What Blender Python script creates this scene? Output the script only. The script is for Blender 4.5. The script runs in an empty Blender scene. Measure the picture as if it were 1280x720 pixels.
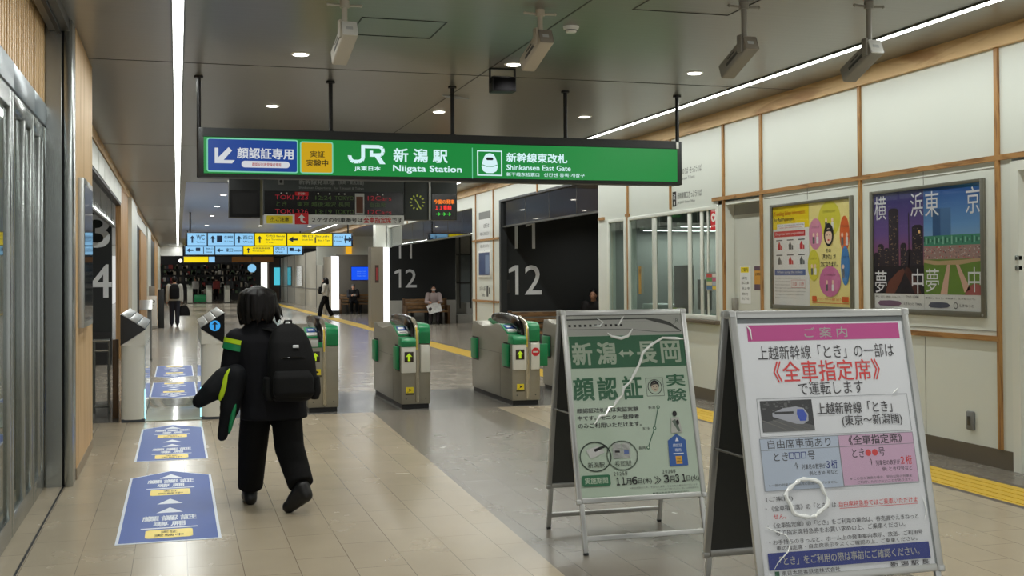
import bpy, bmesh, math, random
from mathutils import Vector, Matrix, Euler

# ------------------------------------------------------------------ camera, world, exposure
scn = bpy.context.scene
COL = scn.collection
scn.view_settings.view_transform = 'Standard'
scn.view_settings.look = 'None'
scn.view_settings.gamma = 1.0
scn.view_settings.use_curve_mapping = False
scn.view_settings.exposure = 0.0

FPX, VPX, VPY, ROLL, PY = 1430.0, 222.0, 348.0, 0.0065, 325.0
_dx, _dy = VPX - 640.0, VPY - PY
_c, _s = math.cos(ROLL), math.sin(ROLL)
_u, _v = _c * _dx - _s * _dy, _s * _dx + _c * _dy
_p = math.atan(_v / FPX)
_t = math.atan(-_u * math.cos(_p) / FPX)
fwd = Vector((math.sin(_t) * math.cos(_p), math.cos(_t) * math.cos(_p), math.sin(_p)))
rgt = Vector((math.cos(_t), -math.sin(_t), 0))
upv = rgt.cross(fwd)
rgt2, up2 = _c * rgt - _s * upv, _s * rgt + _c * upv
cam_d = bpy.data.cameras.new('camera')
cam = bpy.data.objects.new('camera', cam_d)
COL.objects.link(cam)
M = Matrix((rgt2, up2, -fwd)).transposed().to_4x4()
M.translation = (0, 0, 1.6)
cam.matrix_world = M
cam_d.sensor_width = 36
cam_d.lens = FPX / 1280 * 36
cam_d.shift_y = -(360 - PY) / 1280
cam_d.clip_end = 300
scn.camera = cam

STRIP_E, DOWN_E, WORLD_E, SPOT_W = 32.0, 8.0, 0.7, 125.0
w = bpy.data.worlds.new('world')
scn.world = w
w.use_nodes = True
w.node_tree.nodes['Background'].inputs[0].default_value = (1.0, 1.0, 0.96, 1)
w.node_tree.nodes['Background'].inputs[1].default_value = WORLD_E

scn.cycles.sample_clamp_direct = 12.0
scn.cycles.sample_clamp_indirect = 4.0
PI = math.pi
rnd = random.Random(7)


# ------------------------------------------------------------------ materials
def lin(c):
    r = []
    for v in c[:3]:
        v = v / 255.0
        r.append(v / 12.92 if v <= 0.04045 else ((v + 0.055) / 1.055) ** 2.4)
    return (r[0], r[1], r[2], 1)


_mats = {}


def mat(name, rgb, rough=0.5, metal=0.0, emit=0.0, spec=0.5, coat=0.0):
    if name in _mats:
        return _mats[name]
    m = bpy.data.materials.new(name)
    m.use_nodes = True
    b = m.node_tree.nodes['Principled BSDF']
    b.inputs['Base Color'].default_value = lin(rgb)
    b.inputs['Roughness'].default_value = rough
    b.inputs['Metallic'].default_value = metal
    b.inputs['Specular IOR Level'].default_value = spec
    if coat:
        b.inputs['Coat Weight'].default_value = coat
        b.inputs['Coat Roughness'].default_value = 0.08
    if emit:
        b.inputs['Emission Color'].default_value = lin(rgb)
        b.inputs['Emission Strength'].default_value = emit
    _mats[name] = m
    return m


def glow(name, rgb, strength, base=0.04):
    """backlit face: dim base, gives off light"""
    if name in _mats:
        return _mats[name]
    m = mat(name, rgb, 0.35, 0, strength)
    b = m.node_tree.nodes['Principled BSDF']
    c = lin(rgb)
    b.inputs['Base Color'].default_value = (c[0] * base, c[1] * base, c[2] * base, 1)
    if strength < 12:
        m.cycles.emission_sampling = 'NONE'
    return m


def nodes(m):
    return m.node_tree.nodes, m.node_tree.links, m.node_tree.nodes['Principled BSDF']


def vary(m, scale, amount, stretch=(1, 1, 1), rough_amt=0.0, bump=0.0, detail=4):
    """procedural noise variation of the base colour / roughness / bump"""
    n, l, b = nodes(m)
    tc = n.new('ShaderNodeTexCoord')
    mp = n.new('ShaderNodeMapping')
    mp.inputs['Scale'].default_value = stretch
    l.new(tc.outputs['Object'], mp.inputs[0])
    nz = n.new('ShaderNodeTexNoise')
    nz.inputs['Scale'].default_value = scale
    nz.inputs['Detail'].default_value = detail
    l.new(mp.outputs[0], nz.inputs['Vector'])
    if amount:
        base = tuple(b.inputs['Base Color'].default_value)
        cr = n.new('ShaderNodeValToRGB')
        cr.color_ramp.elements[0].position = 0.3
        cr.color_ramp.elements[1].position = 0.7
        cr.color_ramp.elements[0].color = tuple(max(0, x * (1 - amount)) for x in base[:3]) + (1,)
        cr.color_ramp.elements[1].color = tuple(min(1, x * (1 + amount)) for x in base[:3]) + (1,)
        l.new(nz.outputs['Fac'], cr.inputs[0])
        l.new(cr.outputs[0], b.inputs['Base Color'])
    if rough_amt:
        r0 = b.inputs['Roughness'].default_value
        mr = n.new('ShaderNodeMapRange')
        mr.inputs['To Min'].default_value = max(0.02, r0 - rough_amt)
        mr.inputs['To Max'].default_value = r0 + rough_amt
        l.new(nz.outputs['Fac'], mr.inputs[0])
        l.new(mr.outputs[0], b.inputs['Roughness'])
    if bump:
        bp = n.new('ShaderNodeBump')
        bp.inputs['Strength'].default_value = bump
        bp.inputs['Distance'].default_value = 0.01
        l.new(nz.outputs['Fac'], bp.inputs['Height'])
        l.new(bp.outputs[0], b.inputs['Normal'])
    return m


def wood(name, dark, light, scale, stretch, rough=0.5):
    m = mat(name, light, rough)
    n, l, b = nodes(m)
    tc = n.new('ShaderNodeTexCoord')
    mp = n.new('ShaderNodeMapping')
    mp.inputs['Scale'].default_value = stretch
    l.new(tc.outputs['Object'], mp.inputs[0])
    nz = n.new('ShaderNodeTexNoise')
    nz.inputs['Scale'].default_value = scale
    nz.inputs['Detail'].default_value = 6
    nz.inputs['Distortion'].default_value = 1.2
    l.new(mp.outputs[0], nz.inputs['Vector'])
    mul = n.new('ShaderNodeMath')
    mul.operation = 'MULTIPLY'
    mul.inputs[1].default_value = 14
    l.new(nz.outputs['Fac'], mul.inputs[0])
    fr = n.new('ShaderNodeMath')
    fr.operation = 'SINE'
    l.new(mul.outputs[0], fr.inputs[0])
    cr = n.new('ShaderNodeValToRGB')
    cr.color_ramp.elements[0].position = 0.0
    cr.color_ramp.elements[1].position = 0.75
    cr.color_ramp.elements[0].color = lin(dark)
    cr.color_ramp.elements[1].color = lin(light)
    mr = n.new('ShaderNodeMapRange')
    mr.inputs['From Min'].default_value = -1
    l.new(fr.outputs[0], mr.inputs[0])
    l.new(mr.outputs[0], cr.inputs[0])
    l.new(cr.outputs[0], b.inputs['Base Color'])
    return m


def tiles(name, rgb, grout, rough=0.2, amt=0.10):
    m = mat(name, rgb, rough)
    n, l, b = nodes(m)
    tc = n.new('ShaderNodeTexCoord')
    sp = n.new('ShaderNodeSeparateXYZ')
    cb = n.new('ShaderNodeCombineXYZ')
    l.new(tc.outputs['Object'], sp.inputs[0])
    l.new(sp.outputs['Y'], cb.inputs['X'])
    ad = n.new('ShaderNodeMath')
    ad.operation = 'ADD'
    ad.inputs[1].default_value = 0.245
    l.new(sp.outputs['X'], ad.inputs[0])
    l.new(ad.outputs[0], cb.inputs['Y'])
    br = n.new('ShaderNodeTexBrick')
    br.inputs['Scale'].default_value = 1.0
    br.inputs['Brick Width'].default_value = 0.6
    br.inputs['Row Height'].default_value = 0.295
    br.inputs['Mortar Size'].default_value = 0.0022
    br.inputs['Mortar Smooth'].default_value = 0.2
    br.inputs['Bias'].default_value = 0.0
    base = lin(rgb)
    br.inputs['Color1'].default_value = tuple(x * (1 - amt * .55) for x in base[:3]) + (1,)
    br.inputs['Color2'].default_value = tuple(min(1, x * (1 + amt * .55)) for x in base[:3]) + (1,)
    br.inputs['Mortar'].default_value = lin(grout)
    l.new(cb.outputs[0], br.inputs['Vector'])
    nz = n.new('ShaderNodeTexNoise')
    nz.inputs['Scale'].default_value = 2.4
    nz.inputs['Detail'].default_value = 5
    nz.inputs['Roughness'].default_value = 0.5
    mp = n.new('ShaderNodeMapping')
    mp.inputs['Scale'].default_value = (1, .8, 1)
    l.new(tc.outputs['Object'], mp.inputs[0])
    l.new(mp.outputs[0], nz.inputs['Vector'])
    cr = n.new('ShaderNodeValToRGB')
    cr.color_ramp.elements[0].position = 0.2
    cr.color_ramp.elements[1].position = 0.8
    cr.color_ramp.elements[0].color = (1 - amt * 1.6,) * 3 + (1,)
    cr.color_ramp.elements[1].color = (1 + amt,) * 3 + (1,)
    l.new(nz.outputs['Fac'], cr.inputs[0])
    mx = n.new('ShaderNodeMix')
    mx.data_type = 'RGBA'
    mx.blend_type = 'MULTIPLY'
    mx.inputs[0].default_value = 1.0
    l.new(br.outputs['Color'], mx.inputs[6])
    l.new(cr.outputs[0], mx.inputs[7])
    l.new(mx.outputs[2], b.inputs['Base Color'])
    mr = n.new('ShaderNodeMapRange')
    mr.inputs['To Min'].default_value = rough - 0.03
    mr.inputs['To Max'].default_value = rough + 0.07
    l.new(nz.outputs['Fac'], mr.inputs[0])
    l.new(mr.outputs[0], b.inputs['Roughness'])
    return m


def glass(name, tint, see=0.85, rough=0.02, ior=1.5):
    if name in _mats:
        return _mats[name]
    m = bpy.data.materials.new(name)
    m.use_nodes = True
    n, l = m.node_tree.nodes, m.node_tree.links
    n.remove(n['Principled BSDF'])
    out = n['Material Output']
    tr = n.new('ShaderNodeBsdfTransparent')
    c = lin(tint)
    tr.inputs[0].default_value = (c[0] * see, c[1] * see, c[2] * see, 1)
    gl = n.new('ShaderNodeBsdfGlossy')
    gl.inputs['Roughness'].default_value = rough
    lw = n.new('ShaderNodeLayerWeight')
    pw = n.new('ShaderNodeMath')
    pw.operation = 'POWER'
    pw.inputs[1].default_value = 5.0
    fr = n.new('ShaderNodeMath')
    fr.operation = 'MULTIPLY_ADD'
    fr.inputs[1].default_value = 0.9
    fr.inputs[2].default_value = ((ior - 1) / (ior + 1)) ** 2 * .6
    l.new(lw.outputs['Facing'], pw.inputs[0])
    l.new(pw.outputs[0], fr.inputs[0])
    mx = n.new('ShaderNodeMixShader')
    l.new(fr.outputs[0], mx.inputs[0])
    l.new(tr.outputs[0], mx.inputs[1])
    l.new(gl.outputs[0], mx.inputs[2])
    l.new(mx.outputs[0], out.inputs[0])
    _mats[name] = m
    return m


def ramp_v(name, stops, z0, z1, rough=0.4):
    """printed picture: colours by height of the picture itself (object space z)"""
    m = mat(name, (128, 128, 128), rough)
    n, l, b = nodes(m)
    tc = n.new('ShaderNodeTexCoord')
    sp = n.new('ShaderNodeSeparateXYZ')
    l.new(tc.outputs['Object'], sp.inputs[0])
    mr = n.new('ShaderNodeMapRange')
    mr.inputs['From Min'].default_value = z0
    mr.inputs['From Max'].default_value = z1
    l.new(sp.outputs['Z'], mr.inputs[0])
    cr = n.new('ShaderNodeValToRGB')
    e = cr.color_ramp.elements
    while len(e) < len(stops):
        e.new(0.5)
    for el, (p, c) in zip(e, stops):
        el.position = p
        el.color = lin(c)
    l.new(mr.outputs[0], cr.inputs[0])
    l.new(cr.outputs[0], b.inputs['Base Color'])
    return m


WALL = vary(mat('wall_panel_white', (217, 221, 212), 0.42), 1.2, 0.012)
TRIMW = mat('white_painted_metal', (222, 224, 214), 0.35)
WOODB = wood('beam_timber', (178, 134, 82), (220, 184, 130), 1.3, (4, .5, 4), .5)
WOODT = wood('batten_timber', (130, 90, 46), (170, 126, 72), 3, (5, 5, .6), .5)
WOODH = wood('rail_timber', (130, 90, 46), (170, 126, 72), 3, (5, .6, 5), .5)
WOODP = wood('slatted_panel_timber', (186, 150, 102), (216, 184, 138), 2.2, (6, 6, .25), .5)
WOODC = wood('column_timber', (170, 125, 75), (205, 160, 108), 2.0, (5, 5, .3), .5)
STEEL = mat('brushed_steel', (164, 168, 166), 0.24, 0.92)
STEELD = mat('dark_steel', (92, 92, 88), 0.35, 0.85)
ALU = mat('anodised_aluminium', (190, 192, 190), 0.34, 0.75)
GATE = vary(mat('gate_stainless', (150, 146, 132), 0.36, 0.55), 2, 0.05, (1, 1, 8), .05)
BLACK = mat('black_paint', (14, 14, 15), 0.5)
BLACKG = mat('black_gloss', (8, 8, 9), 0.15)
CHAR = mat('charcoal_paint', (36, 39, 40), 0.5)
DKPANEL = vary(mat('black_wall_panel', (44, 46, 46), 0.6, 0, 0, .25), .6, 0.05)
GREY = mat('grey_paint', (120, 122, 120), 0.5)
LGREY = mat('light_grey_vinyl', (196, 198, 196), 0.5)
GREYM = mat('grey_plastic', (150, 148, 140), 0.45)
WHITE = mat('white_plastic', (232, 232, 226), 0.35)
OFFW = mat('warm_white_enamel', (222, 222, 212), 0.32)
PAPER = mat('white_paper', (226, 228, 226), 0.55)
BASEB = mat('taupe_baseboard', (98, 90, 76), 0.4)
GREEN = mat('gate_green', (14, 132, 78), 0.4)
YEL = mat('yellow_sticker', (236, 214, 30), 0.5)
RED = mat('red_print', (212, 32, 40), 0.5)
INK = mat('black_ink', (26, 26, 28), 0.6)
GINK = mat('grey_ink', (105, 108, 108), 0.6)
SKIN = mat('skin', (200, 150, 122), 0.55)
HAIR = vary(mat('dark_hair', (12, 9, 9), 0.5, 0, 0, .25), 40, .3, (1, 1, .15), 0, .4)
TACT = vary(mat('tactile_yellow', (205, 170, 52), 0.5), 20, .08)
TACE = mat('tactile_edge_grey', (92, 84, 76), 0.5)
FCREAM = tiles('cream_floor_tile', (168, 156, 134), (118, 106, 90), 0.24, .05)
FGREY = tiles('grey_floor_tile', (120, 114, 104), (88, 83, 76), 0.24, .055)
FDARK = tiles('dark_grey_floor_tile', (112, 110, 104), (88, 86, 82), 0.2, .05)
FBEIGE = tiles('far_floor_tile', (162, 154, 140), (120, 114, 105), 0.17, .05)
CEIL = mat('ceiling_metal_panel', (128, 125, 116), 0.3, 0.45)


def ceil_bump(m):
    n, l, b = nodes(m)
    tc = n.new('ShaderNodeTexCoord')
    mp = n.new('ShaderNodeMapping')
    mp.inputs['Scale'].default_value = (.35, 9, 1)
    l.new(tc.outputs['Object'], mp.inputs[0])
    nz = n.new('ShaderNodeTexNoise')
    nz.inputs['Scale'].default_value = 2.0
    nz.inputs['Detail'].default_value = 3
    l.new(mp.outputs[0], nz.inputs['Vector'])
    bp = n.new('ShaderNodeBump')
    bp.inputs['Strength'].default_value = 0.12
    bp.inputs['Distance'].default_value = 0.01
    l.new(nz.outputs['Fac'], bp.inputs['Height'])
    l.new(bp.outputs[0], b.inputs['Normal'])


ceil_bump(CEIL)
CEILB = mat('ceiling_blue_reflection', (162, 180, 228), 0.35, 0.05)  # bluish reflection painted into the far ceiling colour
SEAM = mat('ceiling_seam', (58, 56, 52), 0.5)
LAMP = glow('strip_diffuser', (250, 255, 248), 6.0, .8)
DLAMP = glow('downlight_diffuser', (255, 250, 238), DOWN_E, .8)
GLASSC = glass('clear_glass', (235, 245, 240), .92)
GLASSW = glass('counter_glass', (232, 240, 234), .86, .02, 2.0)
GLASST = glass('transom_glass', (190, 205, 210), .62, .03, 3.2)
GLASSD = glass('smoked_glass', (150, 160, 165), .6)
FILM = glass('clear_film', (255, 255, 255), 0.97, 0.06, 1.45)


# ------------------------------------------------------------------ mesh helpers
class MB:
    def __init__(s):
        s.bm = bmesh.new()
        s.mats = []

    def mi(s, m):
        if m not in s.mats:
            s.mats.append(m)
        return s.mats.index(m)

    def merge(s, tmp, m, mx=None):
        if mx is not None:
            bmesh.ops.transform(tmp, matrix=mx, verts=tmp.verts)
        i = s.mi(m)
        for f in tmp.faces:
            f.material_index = i
        me = bpy.data.meshes.new('tmp')
        tmp.to_mesh(me)
        tmp.free()
        s.bm.from_mesh(me)
        bpy.data.meshes.remove(me)
        return s

    def box(s, x0, x1, y0, y1, z0, z1, m, bev=0.0, seg=2, mx=None):
        t = bmesh.new()
        bmesh.ops.create_cube(t, size=1)
        bmesh.ops.transform(t, matrix=Matrix.Translation(((x0 + x1) / 2, (y0 + y1) / 2, (z0 + z1) / 2)) @ Matrix.Diagonal((abs(x1 - x0), abs(y1 - y0), abs(z1 - z0), 1)), verts=t.verts)
        if bev:
            bmesh.ops.bevel(t, geom=list(t.edges), offset=bev, segments=seg, affect='EDGES', profile=0.5)
        return s.merge(t, m, mx)

    def prism(s, pts, axis, a0, a1, m, bev=0.0, mx=None):
        """pts 2D polygon; axis 'x': (y,z), 'y': (x,z), 'z': (x,y)"""
        t = bmesh.new()

        def P(p, a):
            return {'x': (a, p[0], p[1]), 'y': (p[0], a, p[1]), 'z': (p[0], p[1], a)}[axis]
        A = [t.verts.new(P(p, a0)) for p in pts]
        B = [t.verts.new(P(p, a1)) for p in pts]
        n = len(pts)
        t.faces.new(A)
        t.faces.new(list(reversed(B)))
        for i in range(n):
            t.faces.new((A[i], B[i], B[(i + 1) % n], A[(i + 1) % n]))
        bmesh.ops.recalc_face_normals(t, faces=t.faces)
        if bev:
            bmesh.ops.bevel(t, geom=list(t.edges), offset=bev, segments=2, affect='EDGES', profile=0.5)
        return s.merge(t, m, mx)

    def cyl(s, p0, p1, r0, m, r1=None, seg=16, mx=None):
        p0, p1 = Vector(p0), Vector(p1)
        d = p1 - p0
        t = bmesh.new()
        bmesh.ops.create_cone(t, cap_ends=True, segments=seg, radius1=r0, radius2=r0 if r1 is None else r1, depth=d.length)
        q = Vector((0, 0, 1)).rotation_difference(d.normalized()).to_matrix().to_4x4()
        bmesh.ops.transform(t, matrix=Matrix.Translation((p0 + p1) / 2) @ q, verts=t.verts)
        return s.merge(t, m, mx)

    def ball(s, c, r, m, seg=2, rot=None, mx=None):
        if not hasattr(r, '__len__'):
            r = (r, r, r)
        t = bmesh.new()
        bmesh.ops.create_icosphere(t, subdivisions=seg, radius=1)
        R = Euler(rot).to_matrix().to_4x4() if rot else Matrix.Identity(4)
        bmesh.ops.transform(t, matrix=Matrix.Translation(c) @ R @ Matrix.Diagonal((r[0], r[1], r[2], 1)), verts=t.verts)
        return s.merge(t, m, mx)

    def cap(s, p0, p1, r0, r1, m):
        s.ball(p0, r0, m)
        s.ball(p1, r1, m)
        if (Vector(p1) - Vector(p0)).length > 1e-5:
            s.cyl(p0, p1, r0 * .985, m, r1 * .985, 14)
        return s

    def loft(s, rings, m, n=20, power=2.0, mx=None):
        """rings: (center, rx, ry) horizontal super-ellipses"""
        t = bmesh.new()
        R = []
        for (c, rx, ry) in rings:
            L = []
            for i in range(n):
                a = 2 * PI * i / n
                ca, sa = math.cos(a), math.sin(a)
                L.append(t.verts.new((c[0] + rx * math.copysign(abs(ca) ** (2 / power), ca), c[1] + ry * math.copysign(abs(sa) ** (2 / power), sa), c[2])))
            R.append(L)
        for a, b in zip(R, R[1:]):
            for i in range(n):
                t.faces.new((a[i], a[(i + 1) % n], b[(i + 1) % n], b[i]))
        t.faces.new(list(reversed(R[0])))
        t.faces.new(R[-1])
        bmesh.ops.recalc_face_normals(t, faces=t.faces)
        return s.merge(t, m, mx)

    def tube(s, pts, r, m, seg=8, mx=None, flat=1.0):
        pts = [Vector(p) for p in pts]
        t = bmesh.new()
        R = []
        side = None
        for i, p in enumerate(pts):
            d = (pts[min(i + 1, len(pts) - 1)] - pts[max(i - 1, 0)]).normalized()
            if side is None:
                side = d.orthogonal().normalized()
            side = (side - d * side.dot(d)).normalized()
            up = d.cross(side)
            rr = r[i] if hasattr(r, '__len__') else r
            R.append([t.verts.new(p + side * rr * math.cos(2 * PI * k / seg) + up * rr * flat * math.sin(2 * PI * k / seg)) for k in range(seg)])
        for a, b in zip(R, R[1:]):
            for k in range(seg):
                t.faces.new((a[k], a[(k + 1) % seg], b[(k + 1) % seg], b[k]))
        t.faces.new(list(reversed(R[0])))
        t.faces.new(R[-1])
        bmesh.ops.recalc_face_normals(t, faces=t.faces)
        return s.merge(t, m, mx)

    def face(s, pts, m, mx=None):
        t = bmesh.new()
        t.faces.new([t.verts.new(p) for p in pts])
        return s.merge(t, m, mx)

    def build(s, name, parent=None, smooth=True, angle=35):
        me = bpy.data.meshes.new(name)
        s.bm.to_mesh(me)
        s.bm.free()
        for m in s.mats:
            me.materials.append(m)
        if smooth:
            me.shade_smooth()
            me.set_sharp_from_angle(angle=math.radians(angle))
        o = bpy.data.objects.new(name, me)
        COL.objects.link(o)
        if parent is not None:
            o.parent = parent
        return o

    def organic(s, name, m, parent=None, voxel=0.012, smooth=6):
        """fuse everything added so far into one continuous skin"""
        me = bpy.data.meshes.new(name)
        s.bm.to_mesh(me)
        s.bm.free()
        o = bpy.data.objects.new(name, me)
        COL.objects.link(o)
        r = o.modifiers.new('r', 'REMESH')
        r.mode = 'VOXEL'
        r.voxel_size = voxel
        if smooth:
            q = o.modifiers.new('s', 'SMOOTH')
            q.iterations = smooth
            q.factor = 0.5
        dg = bpy.context.evaluated_depsgraph_get()
        me2 = bpy.data.meshes.new_from_object(o.evaluated_get(dg))
        o.modifiers.clear()
        o.data = me2
        bpy.data.meshes.remove(me)
        me2.name = name
        me2.materials.clear()
        me2.materials.append(m)
        me2.shade_smooth()
        if parent is not None:
            o.parent = parent
        return o


def tag(o, label=None, cat=None, group=None, kind=None):
    if label:
        o['label'] = label
    if cat:
        o['category'] = cat
    if group:
        o['group'] = group
    if kind:
        o['kind'] = kind
    return o


def thing(name, label, cat, loc=(0, 0, 0), rz=0.0, group=None):
    o = bpy.data.objects.new(name, None)
    o.empty_display_size = .1
    COL.objects.link(o)
    o.location = loc
    o.rotation_euler = (0, 0, rz)
    return tag(o, label, cat, group)


def struct(mb, name, parent=None, label=None):
    o = mb.build(name, parent)
    if parent is None:
        o['kind'] = 'structure'
        o['label'] = label or name.replace('_', ' ')
    return o


_txt = {}


def text_geo(s, bold):
    """flat outline mesh of a string, as (verts, faces, bbox)"""
    k = (s, bold)
    if k not in _txt:
        cu = bpy.data.curves.new('t', 'FONT')
        cu.body = s
        cu.size = 1
        cu.offset = bold
        cu.resolution_u = 3
        ob = bpy.data.objects.new('t', cu)
        COL.objects.link(ob)
        dg = bpy.context.evaluated_depsgraph_get()
        me = bpy.data.meshes.new_from_object(ob.evaluated_get(dg))
        V = [(v.co.x, v.co.y) for v in me.vertices]
        F = [tuple(p.vertices) for p in me.polygons]
        bpy.data.objects.remove(ob)
        bpy.data.curves.remove(cu)
        bpy.data.meshes.remove(me)
        xs, ys = [v[0] for v in V], [v[1] for v in V]
        _txt[k] = (V, F, (min(xs), min(ys), max(xs), max(ys)))
    return _txt[k]


class Canvas:
    """flat print on a plane: design coordinates with y down from the top-left corner"""

    def __init__(s, o, u, v, w, h, dw, dh, step=0.0006):
        s.o, s.u, s.v = Vector(o), Vector(u).normalized(), Vector(v).normalized()
        s.n = s.u.cross(s.v)
        s.kx, s.ky, s.step, s.k = w / dw, h / dh, step, 1
        s.bm = bmesh.new()
        s.mats = []

    def P(s, x, y, e=0.0):
        return s.o + s.u * (x * s.kx) - s.v * (y * s.ky) + s.n * (s.step * (s.k + e))

    def mi(s, m):
        if m not in s.mats:
            s.mats.append(m)
        return s.mats.index(m)

    def layer(s, n=1):
        s.k += n
        return s

    def poly(s, pts, m):
        f = s.bm.faces.new([s.bm.verts.new(s.P(*p)) for p in pts])
        f.normal_update()
        if f.normal.dot(s.n) < 0:
            f.normal_flip()
        f.material_index = s.mi(m)
        return s

    def rect(s, x0, y0, x1, y1, m, r=0):
        if not r:
            return s.poly([(x0, y0), (x1, y0), (x1, y1), (x0, y1)], m)
        pts = []
        for cx, cy, a0 in ((x1 - r, y0 + r, -90), (x1 - r, y1 - r, 0), (x0 + r, y1 - r, 90), (x0 + r, y0 + r, 180)):
            for i in range(6):
                a = math.radians(a0 + i * 18)
                pts.append((cx + r * math.cos(a), cy + r * math.sin(a)))
        return s.poly(pts, m)

    def disc(s, x, y, rx, m, ry=None, n=28):
        ry = ry or rx
        return s.poly([(x + rx * math.cos(2 * PI * i / n), y + ry * math.sin(2 * PI * i / n)) for i in range(n)], m)

    def ring(s, x, y, rx, wd, m, ry=None, n=32, a0=0, a1=360):
        ry = ry or rx
        for i in range(n):
            a, b = math.radians(a0 + (a1 - a0) * i / n), math.radians(a0 + (a1 - a0) * (i + 1) / n)
            s.poly([(x + rx * math.cos(a), y + ry * math.sin(a)), (x + rx * math.cos(b), y + ry * math.sin(b)),
                    (x + (rx - wd) * math.cos(b), y + (ry - wd) * math.sin(b)), (x + (rx - wd) * math.cos(a), y + (ry - wd) * math.sin(a))], m)
        return s

    def line(s, pts, wd, m):
        for (x0, y0), (x1, y1) in zip(pts, pts[1:]):
            d = math.hypot(x1 - x0, y1 - y0) or 1
            nx, ny = -(y1 - y0) / d * wd / 2, (x1 - x0) / d * wd / 2
            s.poly([(x0 + nx, y0 + ny), (x1 + nx, y1 + ny), (x1 - nx, y1 - ny), (x0 - nx, y0 - ny)], m)
        return s

    def frame(s, x0, y0, x1, y1, wd, m):
        s.rect(x0, y0, x1, y0 + wd, m)
        s.rect(x0, y1 - wd, x1, y1, m)
        s.rect(x0, y0 + wd, x0 + wd, y1 - wd, m)
        s.rect(x1 - wd, y0 + wd, x1, y1 - wd, m)
        return s

    def text(s, t, x0, y0, x1, y1, m, bold=0.0):
        V, F, (a, b, c, d) = text_geo(t, 0)
        if x1 is None:
            x1 = x0 + (c - a) / (d - b) * (y1 - y0) * s.ky / s.kx
        i = s.mi(m)
        em = (y1 - y0) * bold * 1.1 * s.ky
        offs = [(0, 0)] if not bold else [(-em / s.kx, -em / s.ky), (em / s.kx, -em / s.ky), (-em / s.kx, em / s.ky), (em / s.kx, em / s.ky)]
        if bold:
            x0, x1, y0, y1 = x0 + em / s.kx, x1 - em / s.kx, y0 + em / s.ky, y1 - em / s.ky
        for q_, (ox, oy) in enumerate(offs):
            vs = [s.bm.verts.new(s.P(x0 + ox + (vx - a) / (c - a) * (x1 - x0), y1 + oy - (vy - b) / (d - b) * (y1 - y0), .2 * q_)) for vx, vy in V]
            for f in F:
                try:
                    q = s.bm.faces.new([vs[k] for k in f])
                except ValueError:
                    continue
                q.normal_update()
                if q.normal.dot(s.n) < 0:
                    q.normal_flip()
                q.material_index = i
        return s

    def build(s, name, parent=None):
        me = bpy.data.meshes.new(name)
        s.bm.to_mesh(me)
        s.bm.free()
        for m in s.mats:
            me.materials.append(m)
        o = bpy.data.objects.new(name, me)
        COL.objects.link(o)
        if parent is not None:
            o.parent = parent
        return o


XP, ZP = (1, 0, 0), (0, 0, 1)      # a face that looks towards the entrance (-Y)
# ================================================================== THE SETTING
ZC = 3.61
XW = 6.47
XL = -1.08
# floor: one mesh of tile fields lying side by side
f = MB()


def fl(x0, x1, y0, y1, m):
    f.face([(x0, y0, 0), (x1, y0, 0), (x1, y1, 0), (x0, y1, 0)], m)


xa = lambda y: 1.80 + 0.031 * y        # border between the cream walkway and the grey lane
f.face([(-4, 2, 0), (xa(2), 2, 0), (xa(13.5), 13.5, 0), (-4, 13.5, 0)], FCREAM)
f.face([(xa(2), 2, 0), (3.74, 2, 0), (3.74, 13.5, 0), (xa(13.5), 13.5, 0)], FGREY)
fl(3.74, 5.50, 2, 13.5, FCREAM)
fl(6.08, 10.5, 2, 13.5, FGREY)
fl(-4, 5.50, 13.5, 15.9, FDARK)
fl(6.08, 10.5, 13.5, 15.9, FDARK)
fl(-4, 5.50, 15.9, 100, FBEIGE)
fl(6.08, 12, 15.9, 100, FBEIGE)
fl(5.50, 5.56, 2, 100, TACE)
fl(6.02, 6.08, 2, 100, TACE)
fl(5.56, 6.02, 2, 100, TACT)
fl(-0.855, -0.843, 2, 9.47, BLACK)
for v in f.bm.verts:
    pass
fo = struct(f, 'floor', None, 'glossy tiled station floor with cream and grey lanes')
# shutter track groove is a hair above the tiles
t_ = MB()
for k in range(4):
    xx = 5.60 + k * 0.105
    t_.box(xx, xx + 0.035, 2, 60, 0, 0.004, TACT, 0)
tag(t_.build('tactile_paving'), 'yellow ribbed tactile guide strip running along the white wall', 'tactile strip')
t_ = MB()
t_.box(-0.856, -0.842, 2, 9.47, 0, 0.002, BLACK)
struct(t_, 'trim_1', None, 'dark shutter track groove across the floor beside the glass wall')

# ceiling
c = MB()
c.box(-4, 12, 0, 100, ZC, ZC + 0.1, CEIL)
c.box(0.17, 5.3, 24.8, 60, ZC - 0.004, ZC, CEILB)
for y in (4.1, 11.05, 18.0, 24.75, 33.2, 41):
    c.box(-1.08, XW, y - .006, y + .006, ZC - 0.003, ZC, SEAM)
c.box(2.895, 2.907, 2, 24.8, ZC - 0.003, ZC, SEAM)
ceil = struct(c, 'ceiling', None, 'dark glossy metal panel ceiling')
h = MB()
for a in ((1.37, 2.05, 8.78, 8.79), (1.37, 2.05, 9.42, 9.43), (2.04, 2.05, 8.79, 9.42), (1.37, 1.38, 8.79, 9.42)):
    h.box(a[0], a[1], a[2], a[3], ZC - .004, ZC + .001, BLACK)
struct(h, 'trim_2', None, 'square access hatch outline in the ceiling')
h = MB()
for a in ((3.3, 4.1, 7.35, 7.36), (3.3, 4.1, 8.0, 8.01), (4.09, 4.1, 7.36, 8.0), (3.3, 3.31, 7.36, 8.0)):
    h.box(a[0], a[1], a[2], a[3], ZC - .004, ZC + .001, SEAM)
struct(h, 'trim_3', None, 'second access hatch outline in the ceiling')


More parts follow.
